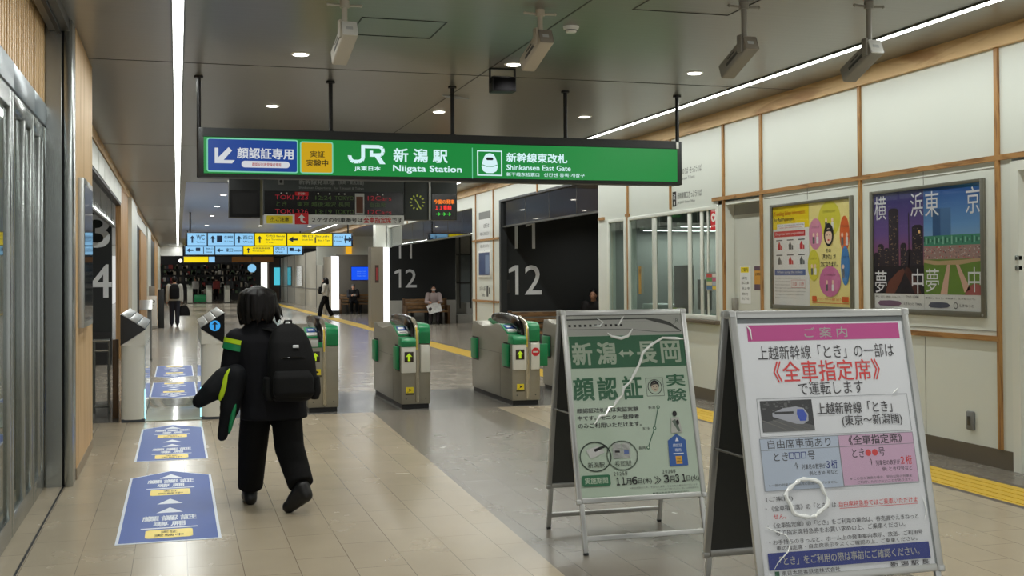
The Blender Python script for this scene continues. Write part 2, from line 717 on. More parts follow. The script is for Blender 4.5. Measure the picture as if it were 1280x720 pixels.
# strip lights
def strip(x, y0, y1, label):
    t = thing('ceiling_light', label, 'ceiling light', (x, 0, ZC), 0, 'continuous ceiling light lines')
    m = MB()
    m.box(-.055, -.04, y0, y1, -.012, 0, STEELD)
    m.box(.04, .055, y0, y1, -.012, 0, STEELD)
    m.build('housing', t)
    y = y0
    m = MB()
    while y < y1:
        m.box(-.04, .04, y, min(y + 2.5, y1), -.010, -.001, LAMP)
        y += 2.5
    m.build('diffuser', t)
    n = max(1, round((y1 - y0) / 5.5))
    for k in range(n):
        L = bpy.data.lights.new('lamp', 'AREA')
        L.shape = 'RECTANGLE'
        L.size, L.size_y = .078, (y1 - y0) / n
        L.energy = STRIP_E * PI * L.size * L.size_y
        L.color = (.97, 1.0, .965)
        lo = bpy.data.objects.new('lamp', L)
        COL.objects.link(lo)
        lo.parent = t
        lo.location = (0, y0 + (k + .5) * (y1 - y0) / n, -.0105)


strip(0.008, 2.5, 73.8, 'long white light line in the ceiling above the blue floor mats')
strip(5.77, 2.5, 69, 'long white light line in the ceiling beside the timber beam')


def downlight(x, y):
    t = thing('downlight', 'round recessed ceiling downlight glowing warm white', 'downlight', (x, y, ZC), 0, 'recessed downlights in the ceiling')
    m = MB()
    m.cyl((0, 0, -.008), (0, 0, 0), .085, WHITE, .09, 24)
    m.build('trim_ring', t)
    m = MB()
    m.cyl((0, 0, -.011), (0, 0, -.0075), .068, DLAMP, None, 24)
    m.build('diffuser', t)
    L = bpy.data.lights.new('lamp', 'SPOT')
    L.energy = SPOT_W * (1.6 if y > 40 else 1)
    L.spot_size = math.radians(116)
    L.spot_blend = .6
    L.shadow_soft_size = .07
    L.color = (1.0, .975, .925)
    lo = bpy.data.objects.new('lamp', L)
    COL.objects.link(lo)
    lo.parent = t
    lo.location = (0, 0, -.02)
    return t


n_ = {0: 'first', 1: 'second'}
spots = []
for i, y in enumerate((3.97, 7.17, 10.37, 13.57, 16.8, 20.0, 24.2, 28.4, 33, 38, 45, 54, 63, 71)):
    for x in (1.066, 3.056, 4.935):
        if not (x > 4 and y == 7.17):
            spots.append((x, y))
spots += [(8.3, 19.0), (8.3, 21.6), (8.0, 27.5), (8.0, 31.0), (8.0, 35.5), (-2.4, 16.5), (-2.4, 20.5), (10.4, 37.0)]  # unseen downlights added to brighten the dark recesses
where = {(1.066, 10.37): 'bright downlight before the green sign, above its amber panel',
         (1.066, 13.57): 'bright downlight beyond the green sign above its blue panel',
         (3.056, 10.37): 'bright downlight in the ceiling right above the black loudspeaker',
         (3.056, 13.57): 'bright downlight above the middle of the green sign, beyond the loudspeaker',
         (4.935, 13.57): 'bright downlight above the right part of the green sign',
         (4.935, 10.37): 'bright downlight in the ceiling between the loudspeaker and the long light line by the beam'}
for s_ in spots:
    d = downlight(*s_)
    if s_ in where:
        d['label'] = where[s_]

# ---------------------------------------------------------------- right wall
R = MB()


def wallbox(y0, y1, z0, z1, m=WALL, x0=XW, x1=XW + .12, mb=None):
    (mb or R).box(x0, x1, y0, y1, z0, z1, m)


for y0, y1 in ((2, 6.72), (7.73, 11.9), (12.79, 12.95)):
    wallbox(y0, y1, 0, 2.52)
wallbox(2, 12.79, 2.52, 3.46)
wallbox(12.79, 17.19, 2.47, 3.46)
wallbox(12.95, 15.94, 0, 1.03)
wallbox(15.9, 16.02, 1.03, 2.47)
wallbox(16.02, 16.75, 0, 0.35)
wallbox(15.94, 16.02, 0, 1.03)
wallbox(16.75, 17.19, 0, 2.47)
wallbox(17.19, 23.06, 3.17, 3.46)
wallbox(23.06, 25.35, 0, 3.46)
wallbox(25.35, 36.2, 3.17, 3.46)
wallbox(36.2, 37.0, 2.55, 3.46)
struct(R, 'wall_right', None, 'white panelled wall with timber battens and ticket windows')
b = MB()
b.box(XW - .05, XW + .1, 2, 70, 3.45, ZC, WOODB)
struct(b, 'trim_4', None, 'broad timber beam along the top of the white wall')
TM = MB()
for y, z0, z1 in ((7.88, .155, 3.45), (9.85, 1.06, 3.45), (11.84, .155, 3.45), (12.79, 0.155, 3.45), (14.37, 2.5, 3.45), (15.92, 0.155, 3.45), (23.5, 0, 3.45), (25.0, 0, 3.45), (20.4, 3.17, 3.45), (29, 3.17, 3.45), (33, 3.17, 3.45), (5.9, 2.55, 3.45)):
    TM.box(XW - .022, XW + .01, y - .022, y + .022, z0, z1, WOODT)
for y0, y1, z in ((2, 12.79 + .3, 2.545), (7.88, 11.84, 1.06), (23.1, 25.3, 1.06), (23.1, 25.3, 2.4), (15.85, 16.0, 2.5), (16.9, 17.15, 2.5)):
    TM.box(XW - .024, XW + .01, y0, y1, z - .022, z + .022, WOODH)
struct(TM, 'trim_5', None, 'thin timber battens dividing the white wall panels')
# thin shadow-gap frames of the panels around the posters
PF = MB()
for (y0, y1) in ((7.93, 9.8), (9.9, 11.79)):
    for z in (2.47, 1.12):
        PF.box(XW - .004, XW, y0, y1, z - .003, z + .003, GREYM)
    PF.box(XW - .004, XW, (y0 + y1) / 2 - .002, (y0 + y1) / 2 + .002, 2.40, 2.52, GREYM)
    PF.box(XW - .004, XW, (y0 + y1) / 2 - .002, (y0 + y1) / 2 + .002, .16, 1.03, GREYM)
struct(PF, 'trim_6', None, 'fine joints between the white wall panels')
bb = MB()
for y0, y1 in ((2, 6.7), (7.73, 11.9), (12.7, 17.19), (23.06, 25.35)):
    bb.box(XW - .012, XW + .02, y0, y1, 0, .155, BASEB)
struct(bb, 'baseboard_right', None, 'taupe baseboard under the white wall')

# recessed doors
d = thing('door_1', 'white metal door in a recess at the near end of the white wall', 'door', (XW, 7.2, 0))
d['kind'] = 'structure'
m = MB()
m.box(.16, .20, -.5, .5, 0, 2.46, WHITE)
m.build('leaf', d)
m = MB()
m.box(-.015, .2, .44, .53, 0, 2.50, TRIMW)
m.box(-.015, .2, -.53, -.44, 0, 2.50, TRIMW)
m.box(-.015, .2, -.44, .44, 2.42, 2.50, TRIMW)
m.build('frame', d)
m = MB()
m.box(.10, .16, .27, .40, 1.02, 1.27, GREYM, .02)
m.box(.085, .10, .30, .36, 1.06, 1.2, GREY, .008)
lk = m.build('handle', d)
lk['label'] = 'grey lever lock box'
m = MB()
m.box(-.03, .02, .44, .47, 1.62, 1.66, STEEL, .004)
m.box(-.03, .02, .44, .47, 1.70, 1.74, STEEL, .004)
m.build('hinge', d)

d = thing('door_2', 'white recessed door with taped notices beside the ticket windows', 'door', (XW, 12.33, 0))
d['kind'] = 'structure'
m = MB()
m.box(.11, .15, -.5, .47, 0, 2.33, mat('door_grey_white', (206, 208, 198), .4))
m.box(.11, .15, -.5, .47, 2.33, 2.5, mat('door_transom', (150, 150, 142), .4))
m.build('leaf', d)
m = MB()
m.box(0, .15, .42, .46, 0, 2.5, TRIMW)
m.box(0, .15, -.47, -.43, 0, 2.5, TRIMW)
m.box(0, .15, -.43, .42, 2.46, 2.5, TRIMW)
m.build('frame', d)
m = MB()
m.box(.06, .11, .32, .41, 1.16, 1.32, GREYM, .012)
m.build('handle', d)


def rwall_canvas(y, z, w, h, dw, dh, off=0.0, step=.0006):
    return Canvas((XW - off, y, z), (0, -1, 0), (0, 0, 1), w, h, dw, dh, step)


# notices on door 2
c = rwall_canvas(12.60, 1.71, .36, .46, 36, 82, -.108)
c.rect(0, 0, 27, 82, PAPER, 2)
c.layer().rect(2, 3, 22, 15, YEL)
c.layer().text('ご案内', 4, 5, 20, 13, INK)
for y, t, x in ((24, '係員不在', 14), (34, '窓口営業', 18), (46, '休止中', 20), (58, '御用の方', 16), (68, 'みどりの', 18)):
    c.text(t, 4, y, 4 + x, y + 6, INK)
tag(c.build('notice'), 'white notice sheet with a yellow heading taped on the recessed door', 'notice')
c = rwall_canvas(12.24, 1.70, .2, .31, 20, 55, -.108)
c.rect(0, 0, 17, 50, mat('orange_print', (205, 150, 60), .5))
c.layer().rect(0, 0, 17, 9, mat('plum_print', (96, 74, 88), .5)).rect(0, 38, 17, 50, mat('plum_print', (96, 74, 88), .5))
c.text('全車禁煙', 2, 14, 15, 20, INK)
tag(c.build('notice'), 'narrow orange and plum notice taped beside the white door notice', 'notice')

# ---------------------------------------------------------------- ticket windows and office behind
OF = MB()
OFW = mat('office_wall', (140, 141, 136), .6)
OF.box(10.0, 10.1, 12.95, 17.1, 0, 2.9, OFW)
OF.box(XW + .4, 10.1, 12.8, 12.9, 0, 2.9, OFW)
OF.box(XW + .13, 10.1, 17.1, 17.2, 0, 2.9, OFW)
struct(OF, 'wall_office', None, 'office walls seen through the ticket windows')
OF = MB()
OF.box(XW + .13, 10.1, 12.8, 17.2, 2.9, 2.95, mat('office_ceiling', (170, 174, 170), .6))
struct(OF, 'ceiling_office', None, 'office ceiling seen through the ticket windows')
for k, (y0, y1) in enumerate(((13.2, 13.35), (15.2, 15.35))):  # nearer tube hung low to stand in for a streak reflected in the glass
    t = thing('office_light', 'bright tube light hanging in the ticket office, %s' % ('the nearer one, added as a reflected streak in the pane' if k == 0 else 'the farther one behind the narrow side window'), 'office light', (8.2, [15.2, 16.6][k], 2.36))
    m = MB()
    m.box(-1.2, 1.2, 0, .15, -.05, 0, WHITE)
    m.build('housing', t)
    for sx in (-1, 1):
        m = MB()
        m.cyl((sx * .9, .075, 0), (sx * .9, .075, .54), .012, WHITE)
        m.build('rod', t)
    m = MB()
    m.box(-1.15, 1.15, .02, .13, -.06, -.05, glow('office_tube', (240, 250, 255), 7))
    m.build('tube', t)
    L = bpy.data.lights.new('lamp', 'AREA')
    L.shape = 'RECTANGLE'
    L.size, L.size_y, L.energy = 2.2, .1, 26
    L.color = (.94, 1, 1)
    lo = bpy.data.objects.new('lamp', L)
    COL.objects.link(lo)
    lo.parent = t
    lo.location = (0, .075, -.065)


def window(n, y0, y1, z0, z1, muls, label):
    t = thing('window_%d' % n, label, 'window', (XW, y0, z0))
    t['kind'] = 'structure'
    L, H = y1 - y0, z1 - z0
    m = MB()
    m.box(-.02, .05, 0, .05, 0, H, TRIMW, .006)
    m.box(-.02, .05, L - .05, L, 0, H, TRIMW, .006)
    m.box(-.02, .05, .05, L - .05, H - .05, H, TRIMW, .006)
    m.box(-.02, .05, .05, L - .05, 0, .06, TRIMW, .006)
    for y, wd in muls:
        m.box(-.008, .02, y - wd / 2, y + wd / 2, .06, H - .05, TRIMW, .004)
    m.build('window_frame', t)
    m = MB()
    m.box(.006, .010, .05, L - .05, .06, H - .05, GLASSW)
    m.build('pane', t)
    return t


wt = window(1, 12.95, 15.90, 1.03, 2.47, ((.30, .03), (.48, .07), (.84, .09), (1.44, .015), (1.49, .08), (1.98, .09), (2.06, .02)), 'wide ticket counter window with white sliding frames')
m = MB()
m.box(-.07, .12, -.02, 2.97, -.05, 0, mat('counter_edge', (108, 98, 84), .4), .01)
m.build('window_sill', wt)
window(2, 16.02, 16.75, .35, 2.47, ((.06, .03),), 'tall narrow side window beside the ticket counter')
# things in the office
t = thing('office_desk', 'long grey service desk behind the ticket counter window', 'desk', (7.06, 14.75, 0))
m = MB()
m.box(-.45, .4, -1.5, 1.45, .95, 1.0, GREYM, .01)
m.build('desk_top', t)
m = MB()
m.box(-.3, .3, -1.3, 1.3, 0, .95, mat('desk_grey', (120, 126, 126), .5))
m.build('panel', t)
for k, (x, y, wd, hh, lb) in enumerate(((6.95, 15.02, .5, .62, 'tall black terminal screen behind the middle pane of the ticket window'), (7.0, 14.45, .3, .42, 'black terminal screen behind the pane with the red sticker'))):
    t = thing('ticket_terminal', lb, 'terminal', (x, y, 1.0), 0)
    m = MB()
    m.box(-.04, .04, -wd / 2, wd / 2, .12, .12 + hh, BLACK, .01)
    m.build('monitor', t)
    m = MB()
    m.cyl((0.05, 0, .02), (.05, 0, .2), .03, BLACK)
    m.box(-.1, .12, -.14, .14, 0, .02, BLACK, .005)
    m.build('stand', t)
c = MB()
c.box(-.2, .2, -.3, .3, 0, .18, PAPER, .02)
o = c.build('ticket_printer')
o.location = (6.88, 15.62, 1.0)
tag(o, 'white box printer on the desk behind the left panes of the counter', 'printer')
c = MB()
c.box(-.01, .01, -.25, .25, 0, .15, mat('lime_card', (205, 222, 90), .5))
c.box(-.06, .06, -.24, .24, 0, .012, mat('lime_card', (205, 222, 90), .5))
o = c.build('desk_card')
o.location = (6.62, 14.55, 1.001)
tag(o, 'lime yellow desk card standing behind the counter glass', 'card')
t = thing('office_cabinet', 'tall blue grey cabinet at the back of the ticket office', 'cabinet', (9.6, 14.2, 0))
m = MB()
m.box(-.35, .35, -1.2, 1.2, 0, 2.0, mat('cabinet_blue', (84, 92, 98), .5), .01)
m.build('body', t)
for k in range(4):
    m = MB()
    m.box(-.37, -.35, -1.17 + k * .59, -1.17 + k * .59 + .56, .05, 1.95, mat('cabinet_door_blue', (92, 104, 112), .45), .004)
    dd = m.build('door', t)
    m = MB()
    m.box(-.385, -.37, -.66 + k * .59, -.64 + k * .59, .95, 1.15, STEEL)
    m.build('handle', dd)
# stickers and notices on the glass
c = rwall_canvas(13.14, 2.45, .19, .38, 20, 62, .012)
c.rect(0, 0, 16, 46, RED)
c.layer().disc(8, 21, 7, WHITE, 9).text('AED', 2, 4, 14, 9, WHITE, .02)
c.text('ATM', 2, 36, 14, 41, WHITE)
c.layer().poly([(8, 27), (4, 20), (6, 17), (8, 19), (10, 17), (12, 20)], RED)
tag(c.build('sticker'), 'red emergency sticker with a heart in a white disc on the counter glass', 'sticker')
c = rwall_canvas(13.29, 1.63, .3, .23, 30, 36, .012)
c.rect(0, 0, 30, 36, mat('card_grey', (130, 132, 128), .4), 2)
c.layer()
for i in range(4):
    c.rect(2, 3 + i * 8, 17, 9 + i * 8, mat('chip%d' % i, [(190, 70, 60), (90, 140, 80), (200, 190, 150), (70, 110, 150)][i], .5))
    c.rect(18, 3 + i * 8, 28, 9 + i * 8, mat('chip%d' % (i + 4), [(210, 200, 190), (190, 90, 120), (160, 170, 180), (220, 190, 60)][i], .5))
tag(c.build('notice'), 'small panel of accepted card marks on the counter window frame', 'notice')
c = rwall_canvas(15.53, 1.73, .14, .44, 12, 60, .012)
c.rect(2, 0, 10, 55, mat('ochre_print', (170, 130, 50), .5))
c.layer().text('営業', 3, 5, 9, 15, INK)
tag(c.build('notice'), 'narrow ochre strip notice on the far pane of the counter window', 'notice')

# lettering on the wall above the window
c = rwall_canvas(14.32, 3.06, .95, .56, 95, 56, .001)
for y0, t1, t2, lb in ((2, '新幹線のりば・きっぷうりば', 'Shinkansen Tickets', 'upper line of black lettering on the wall above the ticket window'), (34, '新幹線東口きっぷうりば', 'JR EAST Ticket Office', 'lower line of black lettering on the wall, next to the small pictogram')):
    c.text(t1, 16, y0 + 1, 90, y0 + 10, INK)
    c.text(t2, 16, y0 + 13, 70, y0 + 17, GINK)
    tag(c.build('wall_lettering'), lb, 'lettering')
    c = rwall_canvas(14.32, 3.06, .95, .56, 95, 56, .001)
c.rect(0, 33, 12, 53, INK)
c.layer().text('改', 2, 36, 10, 44, PAPER).rect(4, 46, 8, 51, PAPER)
tag(c.build('wall_pictogram'), 'small black pictogram plate on the wall above the ticket window', 'pictogram')

# outlet plate
m = MB()
m.box(XW - .03, XW, 8.20, 8.29, .27, .43, GREY, .012)
m.box(XW - .036, XW - .028, 8.225, 8.265, .31, .39, STEELD, .004)
tag(m.build('wall_outlet'), 'small grey outlet box low on the white wall', 'outlet')


# ---------------------------------------------------------------- poster frames
def poster_frame(y0, y1, z0, z1, label):
    t = thing('poster_case', label, 'poster case', (XW, y1, z0))
    L, H = y1 - y0, z1 - z0
    m = MB()
    fm = mat('frame_grey_metal', (118, 116, 104), .4, .5)
    m.box(-.024, 0, -.048, 0, 0, H, fm, .004)
    m.box(-.024, 0, -L, -L + .048, 0, H, fm, .004)
    m.box(-.024, 0, -L + .048, -.048, 0, .05, fm, .004)
    m.box(-.024, 0, -L + .048, -.048, H - .03, H, fm, .004)
    m.build('frame', t)
    m = MB()
    m.box(-.004, 0, -L + .047, -.047, .04, H - .02, GREY)
    m.build('backing', t)
    m = MB()
    m.box(-.022, -.0205, -L + .048, -.048, .05, H - .03, glass('poster_glass', (255, 255, 255), .97, .02))
    g = m.build('glazing', t)
    m = MB()
    m.cyl((-.024, -L + .027, .025), (-.028, -L + .027, .025), .012, ALU)
    m.build('lock', t)
    return t


poster_frame(9.98, 11.63, 1.215, 2.385, 'grey metal poster frame with two safety posters, next to the recessed door')
poster_frame(8.04, 9.68, 1.225, 2.395, 'grey metal poster frame with two city posters, nearest the end of the wall')


def poster(name, y, z, label):
    """a printed sheet 0.78 m wide, 1.09 m tall: canvas in millimetres"""
    return Canvas((XW - .006, y, z), (0, -1, 0), (0, 0, 1), .765, 1.09, 780, 1090, .0005)


# poster 1: travelling safety information
c = poster('a', 11.579, 2.355, '')
POY = mat('poster_yellow', (240, 214, 24), .45)
POR = mat('poster_red', (206, 62, 66), .45)
POB = mat('poster_blue', (88, 108, 160), .45)
ORG = mat('poster_orange_ink', (205, 110, 20), .45)
c.rect(0, 0, 780, 1090, PAPER)
c.layer().rect(0, 0, 780, 250, POY).rect(28, 275, 700, 340, POR).rect(28, 700, 700, 765, POB)
c.layer().rect(90, 195, 690, 255, PAPER)
c.layer().text('Traveling Safety Information', 30, 55, 700, 115, ORG, .012)
c.text('for Rail Passengers', 30, 125, 470, 175, INK, .012)
c.text('Be sure to confirm the following', 110, 205, 670, 225, GINK).text('when you board the train', 150, 230, 640, 247, POR)
c.text('Dangerous items are prohibited', 60, 290, 670, 325, PAPER).text('When using the toilets', 80, 715, 640, 750, PAPER)
for i in range(6):
    x, y = 60 + 240 * (i % 3), 370 + 165 * (i // 3)
    c.rect(x + 10, y, x + 150, y + 12, GINK)
    k = [POR, GINK, POR, GINK, POR, GINK][i]
    c.poly([(x + 50, y + 110), (x + 45, y + 60), (x + 65, y + 40), (x + 70, y + 25), (x + 90, y + 25), (x + 95, y + 40), (x + 112, y + 62), (x + 108, y + 110)], k)
    c.poly([(x + 115, y + 110), (x + 118, y + 70), (x + 130, y + 60), (x + 142, y + 72), (x + 142, y + 110)], k)
for i in range(7):
    c.text('Passengers are requested to refrain from', 40, 790 + i * 36, [600, 380, 360, 700, 700, 660, 500][i], 806 + i * 36, GINK)
c.frame(400, 815, 690, 900, 3, POR).text('110 / 119', 430, 835, 660, 880, POR)
tag(c.build('poster'), 'white safety poster with a yellow heading in English and a red bar', 'poster')
# poster 2: help each other
c = poster('b', 10.811, 2.355, '')
c.rect(0, 0, 780, 1090, mat('poster_cream', (238, 226, 150), .45))
PK, OR2, BL2, YG, PK2 = mat('bubble_pink', (212, 140, 170), .45), mat('bubble_orange', (220, 104, 48), .45), mat('bubble_blue', (72, 130, 190), .45), mat('bubble_lime', (216, 210, 70), .45), mat('bubble_rose', (206, 120, 165), .45)
for x, y, r, q, k in ((400, 120, 215, 185, YG), (130, 330, 135, 165, PK), (690, 350, 150, 185, OR2), (90, 660, 120, 165, YG), (700, 670, 130, 200, BL2), (410, 830, 205, 160, PK2)):
    c.layer().disc(x, max(y, q), r if x + r < 780 else 780 - x, k, q)
    c.layer().text('どうされましたか', x - r * .55, max(y, q) - q * .5, min(x + r * .55, 770), max(y, q) - q * .36, INK)
    for s_ in (-1, 1):
        cx = x + s_ * r * .28
        if cx < 735:
            c.disc(cx, max(y, q) + q * .05, 20, mat('figure_skin', (235, 205, 180), .5), 22).rect(cx - 22, max(y, q) + q * .05 + 22, cx + 22, max(y, q) + q * .62, [GINK, PAPER][s_ > 0], 8)
c.layer().disc(395, 345, 92, INK, 120).layer().disc(395, 360, 66, mat('figure_skin', (235, 205, 180), .5), 82)
c.layer().disc(370, 350, 8, INK).disc(420, 350, 8, INK).disc(395, 402, 20, RED, 8).poly([(329, 340), (360, 290), (440, 285), (461, 340), (440, 315), (395, 310), (350, 318)], INK)
c.text('その', 340, 492, 440, 530, INK, .01).text('「声かけ」が', 260, 545, 530, 600, INK, .012).text('力になります。', 235, 620, 560, 680, INK, .012)
c.rect(60, 985, 150, 1040, OR2, 8).rect(640, 985, 760, 1040, OR2, 8).text('声かけ・サポート運動 強化中', 170, 1000, 625, 1030, OR2).rect(60, 1052, 760, 1058, OR2)
tag(c.build('poster'), 'cream poster with coloured round bubbles about a drawn face', 'poster')
# posters 3, 4: city scenes
TW = mat('tower_dark', (52, 44, 54), .45)
c = poster('c', 9.628, 2.365, '')
SKY3 = ramp_v('dusk_print', [(0, (70, 44, 52)), (.35, (150, 92, 112)), (.6, (112, 86, 150)), (1, (52, 54, 120))], 1.4, 2.36)
c.rect(0, 0, 780, 950, SKY3).rect(0, 950, 780, 1090, PAPER)
c.layer()
TW2 = mat('tower_darker', (38, 32, 40), .45)
for x0, y0, x1 in ((240, 150, 400), (60, 480, 160), (160, 520, 250), (425, 480, 520), (550, 200, 566), (605, 320, 770), (0, 560, 70), (520, 540, 610)):
    c.poly([(x0, 760), (x0, y0 + 20), (x0 + (x1 - x0) * .25, y0), (x1 - (x1 - x0) * .25, y0), (x1, y0 + 20), (x1, 760)], TW)
c.layer()
LIT = mat('print_window_glow', (190, 160, 120), .45)
for x0, y0, x1, n in ((250, 200, 390, 60), (70, 500, 150, 18), (170, 540, 240, 16), (430, 500, 515, 18), (615, 345, 760, 40)):
    for i in range(n):
        x, y = rnd.uniform(x0, x1 - 12), rnd.uniform(y0, 690)
        c.rect(x, y, x + 10, y + 5, LIT)
c.disc(715, 385, 16, mat('print_sun', (255, 205, 130), .4))
c.layer().rect(0, 690, 780, 950, TW2)
BR = mat('print_arm_brown', (112, 66, 54), .45)
c.layer().poly([(180, 950), (230, 840), (390, 740), (470, 715), (490, 750), (420, 850), (330, 950)], BR).poly([(480, 740), (520, 700), (570, 720), (700, 860), (740, 950), (640, 950), (560, 830)], mat('print_arm_dark', (84, 48, 44), .45))
PW = mat('print_white', (236, 238, 242), .45)
c.layer().text('横', 15, 25, 205, 250, PW).text('浜', 590, 30, 775, 245, PW).text('夢', 15, 735, 205, 945, PW).text('中', 600, 722, 775, 945, PW)
c.text('夢中に、なろう。新幹線で、えきねっとで。', 20, 972, 420, 992, INK).text('TYO 1,390', 500, 968, 700, 995, INK)
for k in range(1):
    c.poly([(60, 1045), (90, 1020), (260, 1015), (400, 1022), (440, 1042), (400, 1062), (260, 1068), (90, 1066)], mat('print_train_plum', (128, 100, 124), .45))
c.text('えきねっと  TRAIN', 470, 1030, 740, 1055, INK)
tag(c.build('poster'), 'poster of a purple dusk skyline with large white characters', 'poster')
c = poster('d', 8.861, 2.365, '')
SKY4 = ramp_v('blue_sky_print', [(0, (150, 185, 220)), (.35, (110, 160, 215)), (1, (36, 84, 160))], 1.85, 2.36)
c.rect(0, 0, 780, 430, SKY4).rect(0, 950, 780, 1090, PAPER)
c.layer().rect(130, 190, 385, 440, mat('print_tower_blue', (84, 124, 172), .4)).layer().rect(130, 190, 240, 440, mat('print_tower_blue_side', (62, 98, 146), .4))
c.layer().rect(0, 430, 780, 520, mat('print_stand_green', (74, 150, 122), .45)).rect(0, 520, 780, 640, mat('print_crowd', (168, 138, 134), .5)).rect(0, 640, 780, 950, mat('print_grass', (112, 146, 58), .5))
c.layer()
for i in range(150):
    x, y = rnd.uniform(0, 770), rnd.uniform(525, 630)
    c.rect(x, y, x + 9, y + 8, [RED, PAPER, TW, mat('print_peach', (220, 180, 160), .5)][i % 4])
for i in range(26):
    c.rect(i * 30, 436 + (i * 37 % 30), i * 30 + 16, 480 + (i * 53 % 30), mat('print_stand_pale', (150, 205, 180), .45) if i % 2 else mat('print_stand_dark', (44, 104, 84), .45))
c.poly([(0, 640), (200, 655), (560, 648), (780, 635), (780, 660), (500, 690), (160, 690), (0, 668)], mat('print_sand', (196, 168, 128), .5))
c.poly([(230, 950), (330, 690), (370, 690), (330, 950)], mat('print_peach', (220, 180, 160), .5)).poly([(450, 690), (490, 690), (640, 900), (560, 930)], mat('print_peach', (220, 180, 160), .5))
c.poly([(560, 950), (610, 880), (700, 850), (780, 870), (780, 950)], mat('print_rose_shirt', (176, 96, 92), .5))
c.layer().text('東', 25, 30, 225, 258, PW).text('京', 590, 30, 775, 258, PW).text('夢', 25, 722, 215, 930, PW).text('中', 610, 712, 775, 925, PW)
c.text('夢中に、なろう。新幹線で、えきねっとで。', 20, 975, 700, 992, INK)
c.poly([(60, 1048), (90, 1023), (240, 1018), (330, 1024), (370, 1046), (330, 1064), (240, 1070), (90, 1068)], mat('print_train_slate', (92, 96, 112), .45))
c.ring(440, 1045, 28, 6, INK).text('えきねっと', 485, 1030, 680, 1055, INK)
tag(c.build('poster'), 'poster of a sunny ball park under blue sky with large white characters', 'poster')

# ---------------------------------------------------------------- black walls with platform numbers
NUMG = mat('number_grey', (222, 224, 224), .5)


def black_wall(n, y, x0, x1, z0, base, label):
    m = MB()
    m.box(x0, x1, y, y + .15, z0, ZC, DKPANEL)
    m.box(x0, x1, y - .02, y + .15, 0, z0, base)
    struct(m, 'wall_platform_%d' % n, None, label)


def transom(n, x, y0, y1, z0, z1, label):
    m = MB()
    m.box(x - .003, x + .003, y0, y1, z0, z1, GLASST)
    m.box(x - .03, x + .03, y0, y1, z0 - .025, z0 + .01, STEELD)
    yy = y0 + 1.2
    while yy < y1 - .3:
        m.box(x - .006, x + .006, yy - .006, yy + .006, z0, z1, STEELD)
        yy += 1.5
    struct(m, 'window_%d' % n, None, label)


def number(s_, x, z, w, label):
    c = Canvas((x[0], x[1] - .003, z), XP, ZP, w, .62, 72, 62, .002)
    if s_[0] == '1':
        for ox in ((0, 39) if s_ == '11' else (0,)):
            c.poly([(ox + 14, 0), (ox + 21, 0), (ox + 21, 62), (ox + 14, 62)], NUMG).poly([(ox + 14, 0), (ox + 14, 11), (ox, 16), (ox, 8)], NUMG)
    if s_ == '12':
        c.text('2', 35, 0, 72, 62, NUMG, .004)
    elif s_ in '34':
        c.text(s_, 34, 0, 72, 62, NUMG, .009)
        c.poly([(14, 0), (21, 0), (21, 62), (14, 62)], NUMG)
    return tag(c.build('platform_number'), label, 'platform number')


MARB = vary(mat('pale_stone', (168, 168, 160), .4), 1.5, .06)
black_wall(1, 23.06, XW + .1, 10.2, .86, MARB, 'the nearer black wall facing the camera with platform numbers')
transom(5, XW + .06, 17.19, 23.06, 2.64, 3.17, 'smoked glass band over the nearer opening')
m = MB()
m.box(XW - .005, XW + .13, 22.94, 23.06, 0, 3.19, CHAR)
m.box(XW - .005, XW + .13, 17.19, 22.94, 3.15, 3.19, CHAR)
struct(m, 'trim_7', None, 'dark lining round the nearer opening')
number('11', (6.67, 23.06), 2.80, .70, 'large grey upper number on the nearer black wall, partly behind glass')
number('12', (6.67, 23.06), 1.83, .72, 'large grey lower number on the nearer black wall behind the gates')
black_wall(2, 38.4, 6.75, 9.2, .80, MARB, 'the farther black wall facing the camera with platform numbers')
transom(6, XW + .06, 25.35, 36.1, 2.58, 3.17, 'smoked glass band over the farther opening')
number('11', (7.09, 38.4), 2.84, .70, 'pale upper number on the far black wall, partly behind glass')
number('12', (7.07, 38.4), 1.86, .76, 'pale lower number on the far black wall above the bench')
m = MB()
m.box(9.2, 12, 39.6, 39.7, 0, 3.6, mat('recess_white', (206, 206, 198), .5))
m.box(9.2, 9.25, 38.55, 39.6, 0, 3.6, mat('recess_white', (206, 206, 198), .5))
m.box(12, 12.1, 12, 53, 0, 3.6, GREY)
m.box(10.2, 10.3, 17.2, 23.2, 0, 3.6, GREY)
m.box(9.25, 10.4, 38.3, 39.6, 0, .28, MARB)
struct(m, 'wall_recess', None, 'pale wall inside the recess beside the far black wall')
d = thing('door_3', 'glazed steel door in the recess beside the far black wall', 'door', (9.38, 39.2, .28))
d['kind'] = 'structure'
m = MB()
for x in (0, .16, .55):
    m.box(x - .02, x + .02, -.05, 0, .2, 2.9, STEELD)
for z in (1.1, 2.1, 2.9):
    m.box(-.02, .57, -.05, 0, z - .02, z + .02, STEELD)
m.build('frame', d)
m = MB()
m.box(.18, .53, -.03, -.02, .4, 2.08, mat('door_glass_grey', (120, 128, 128), .1))
m.build('pane', d)
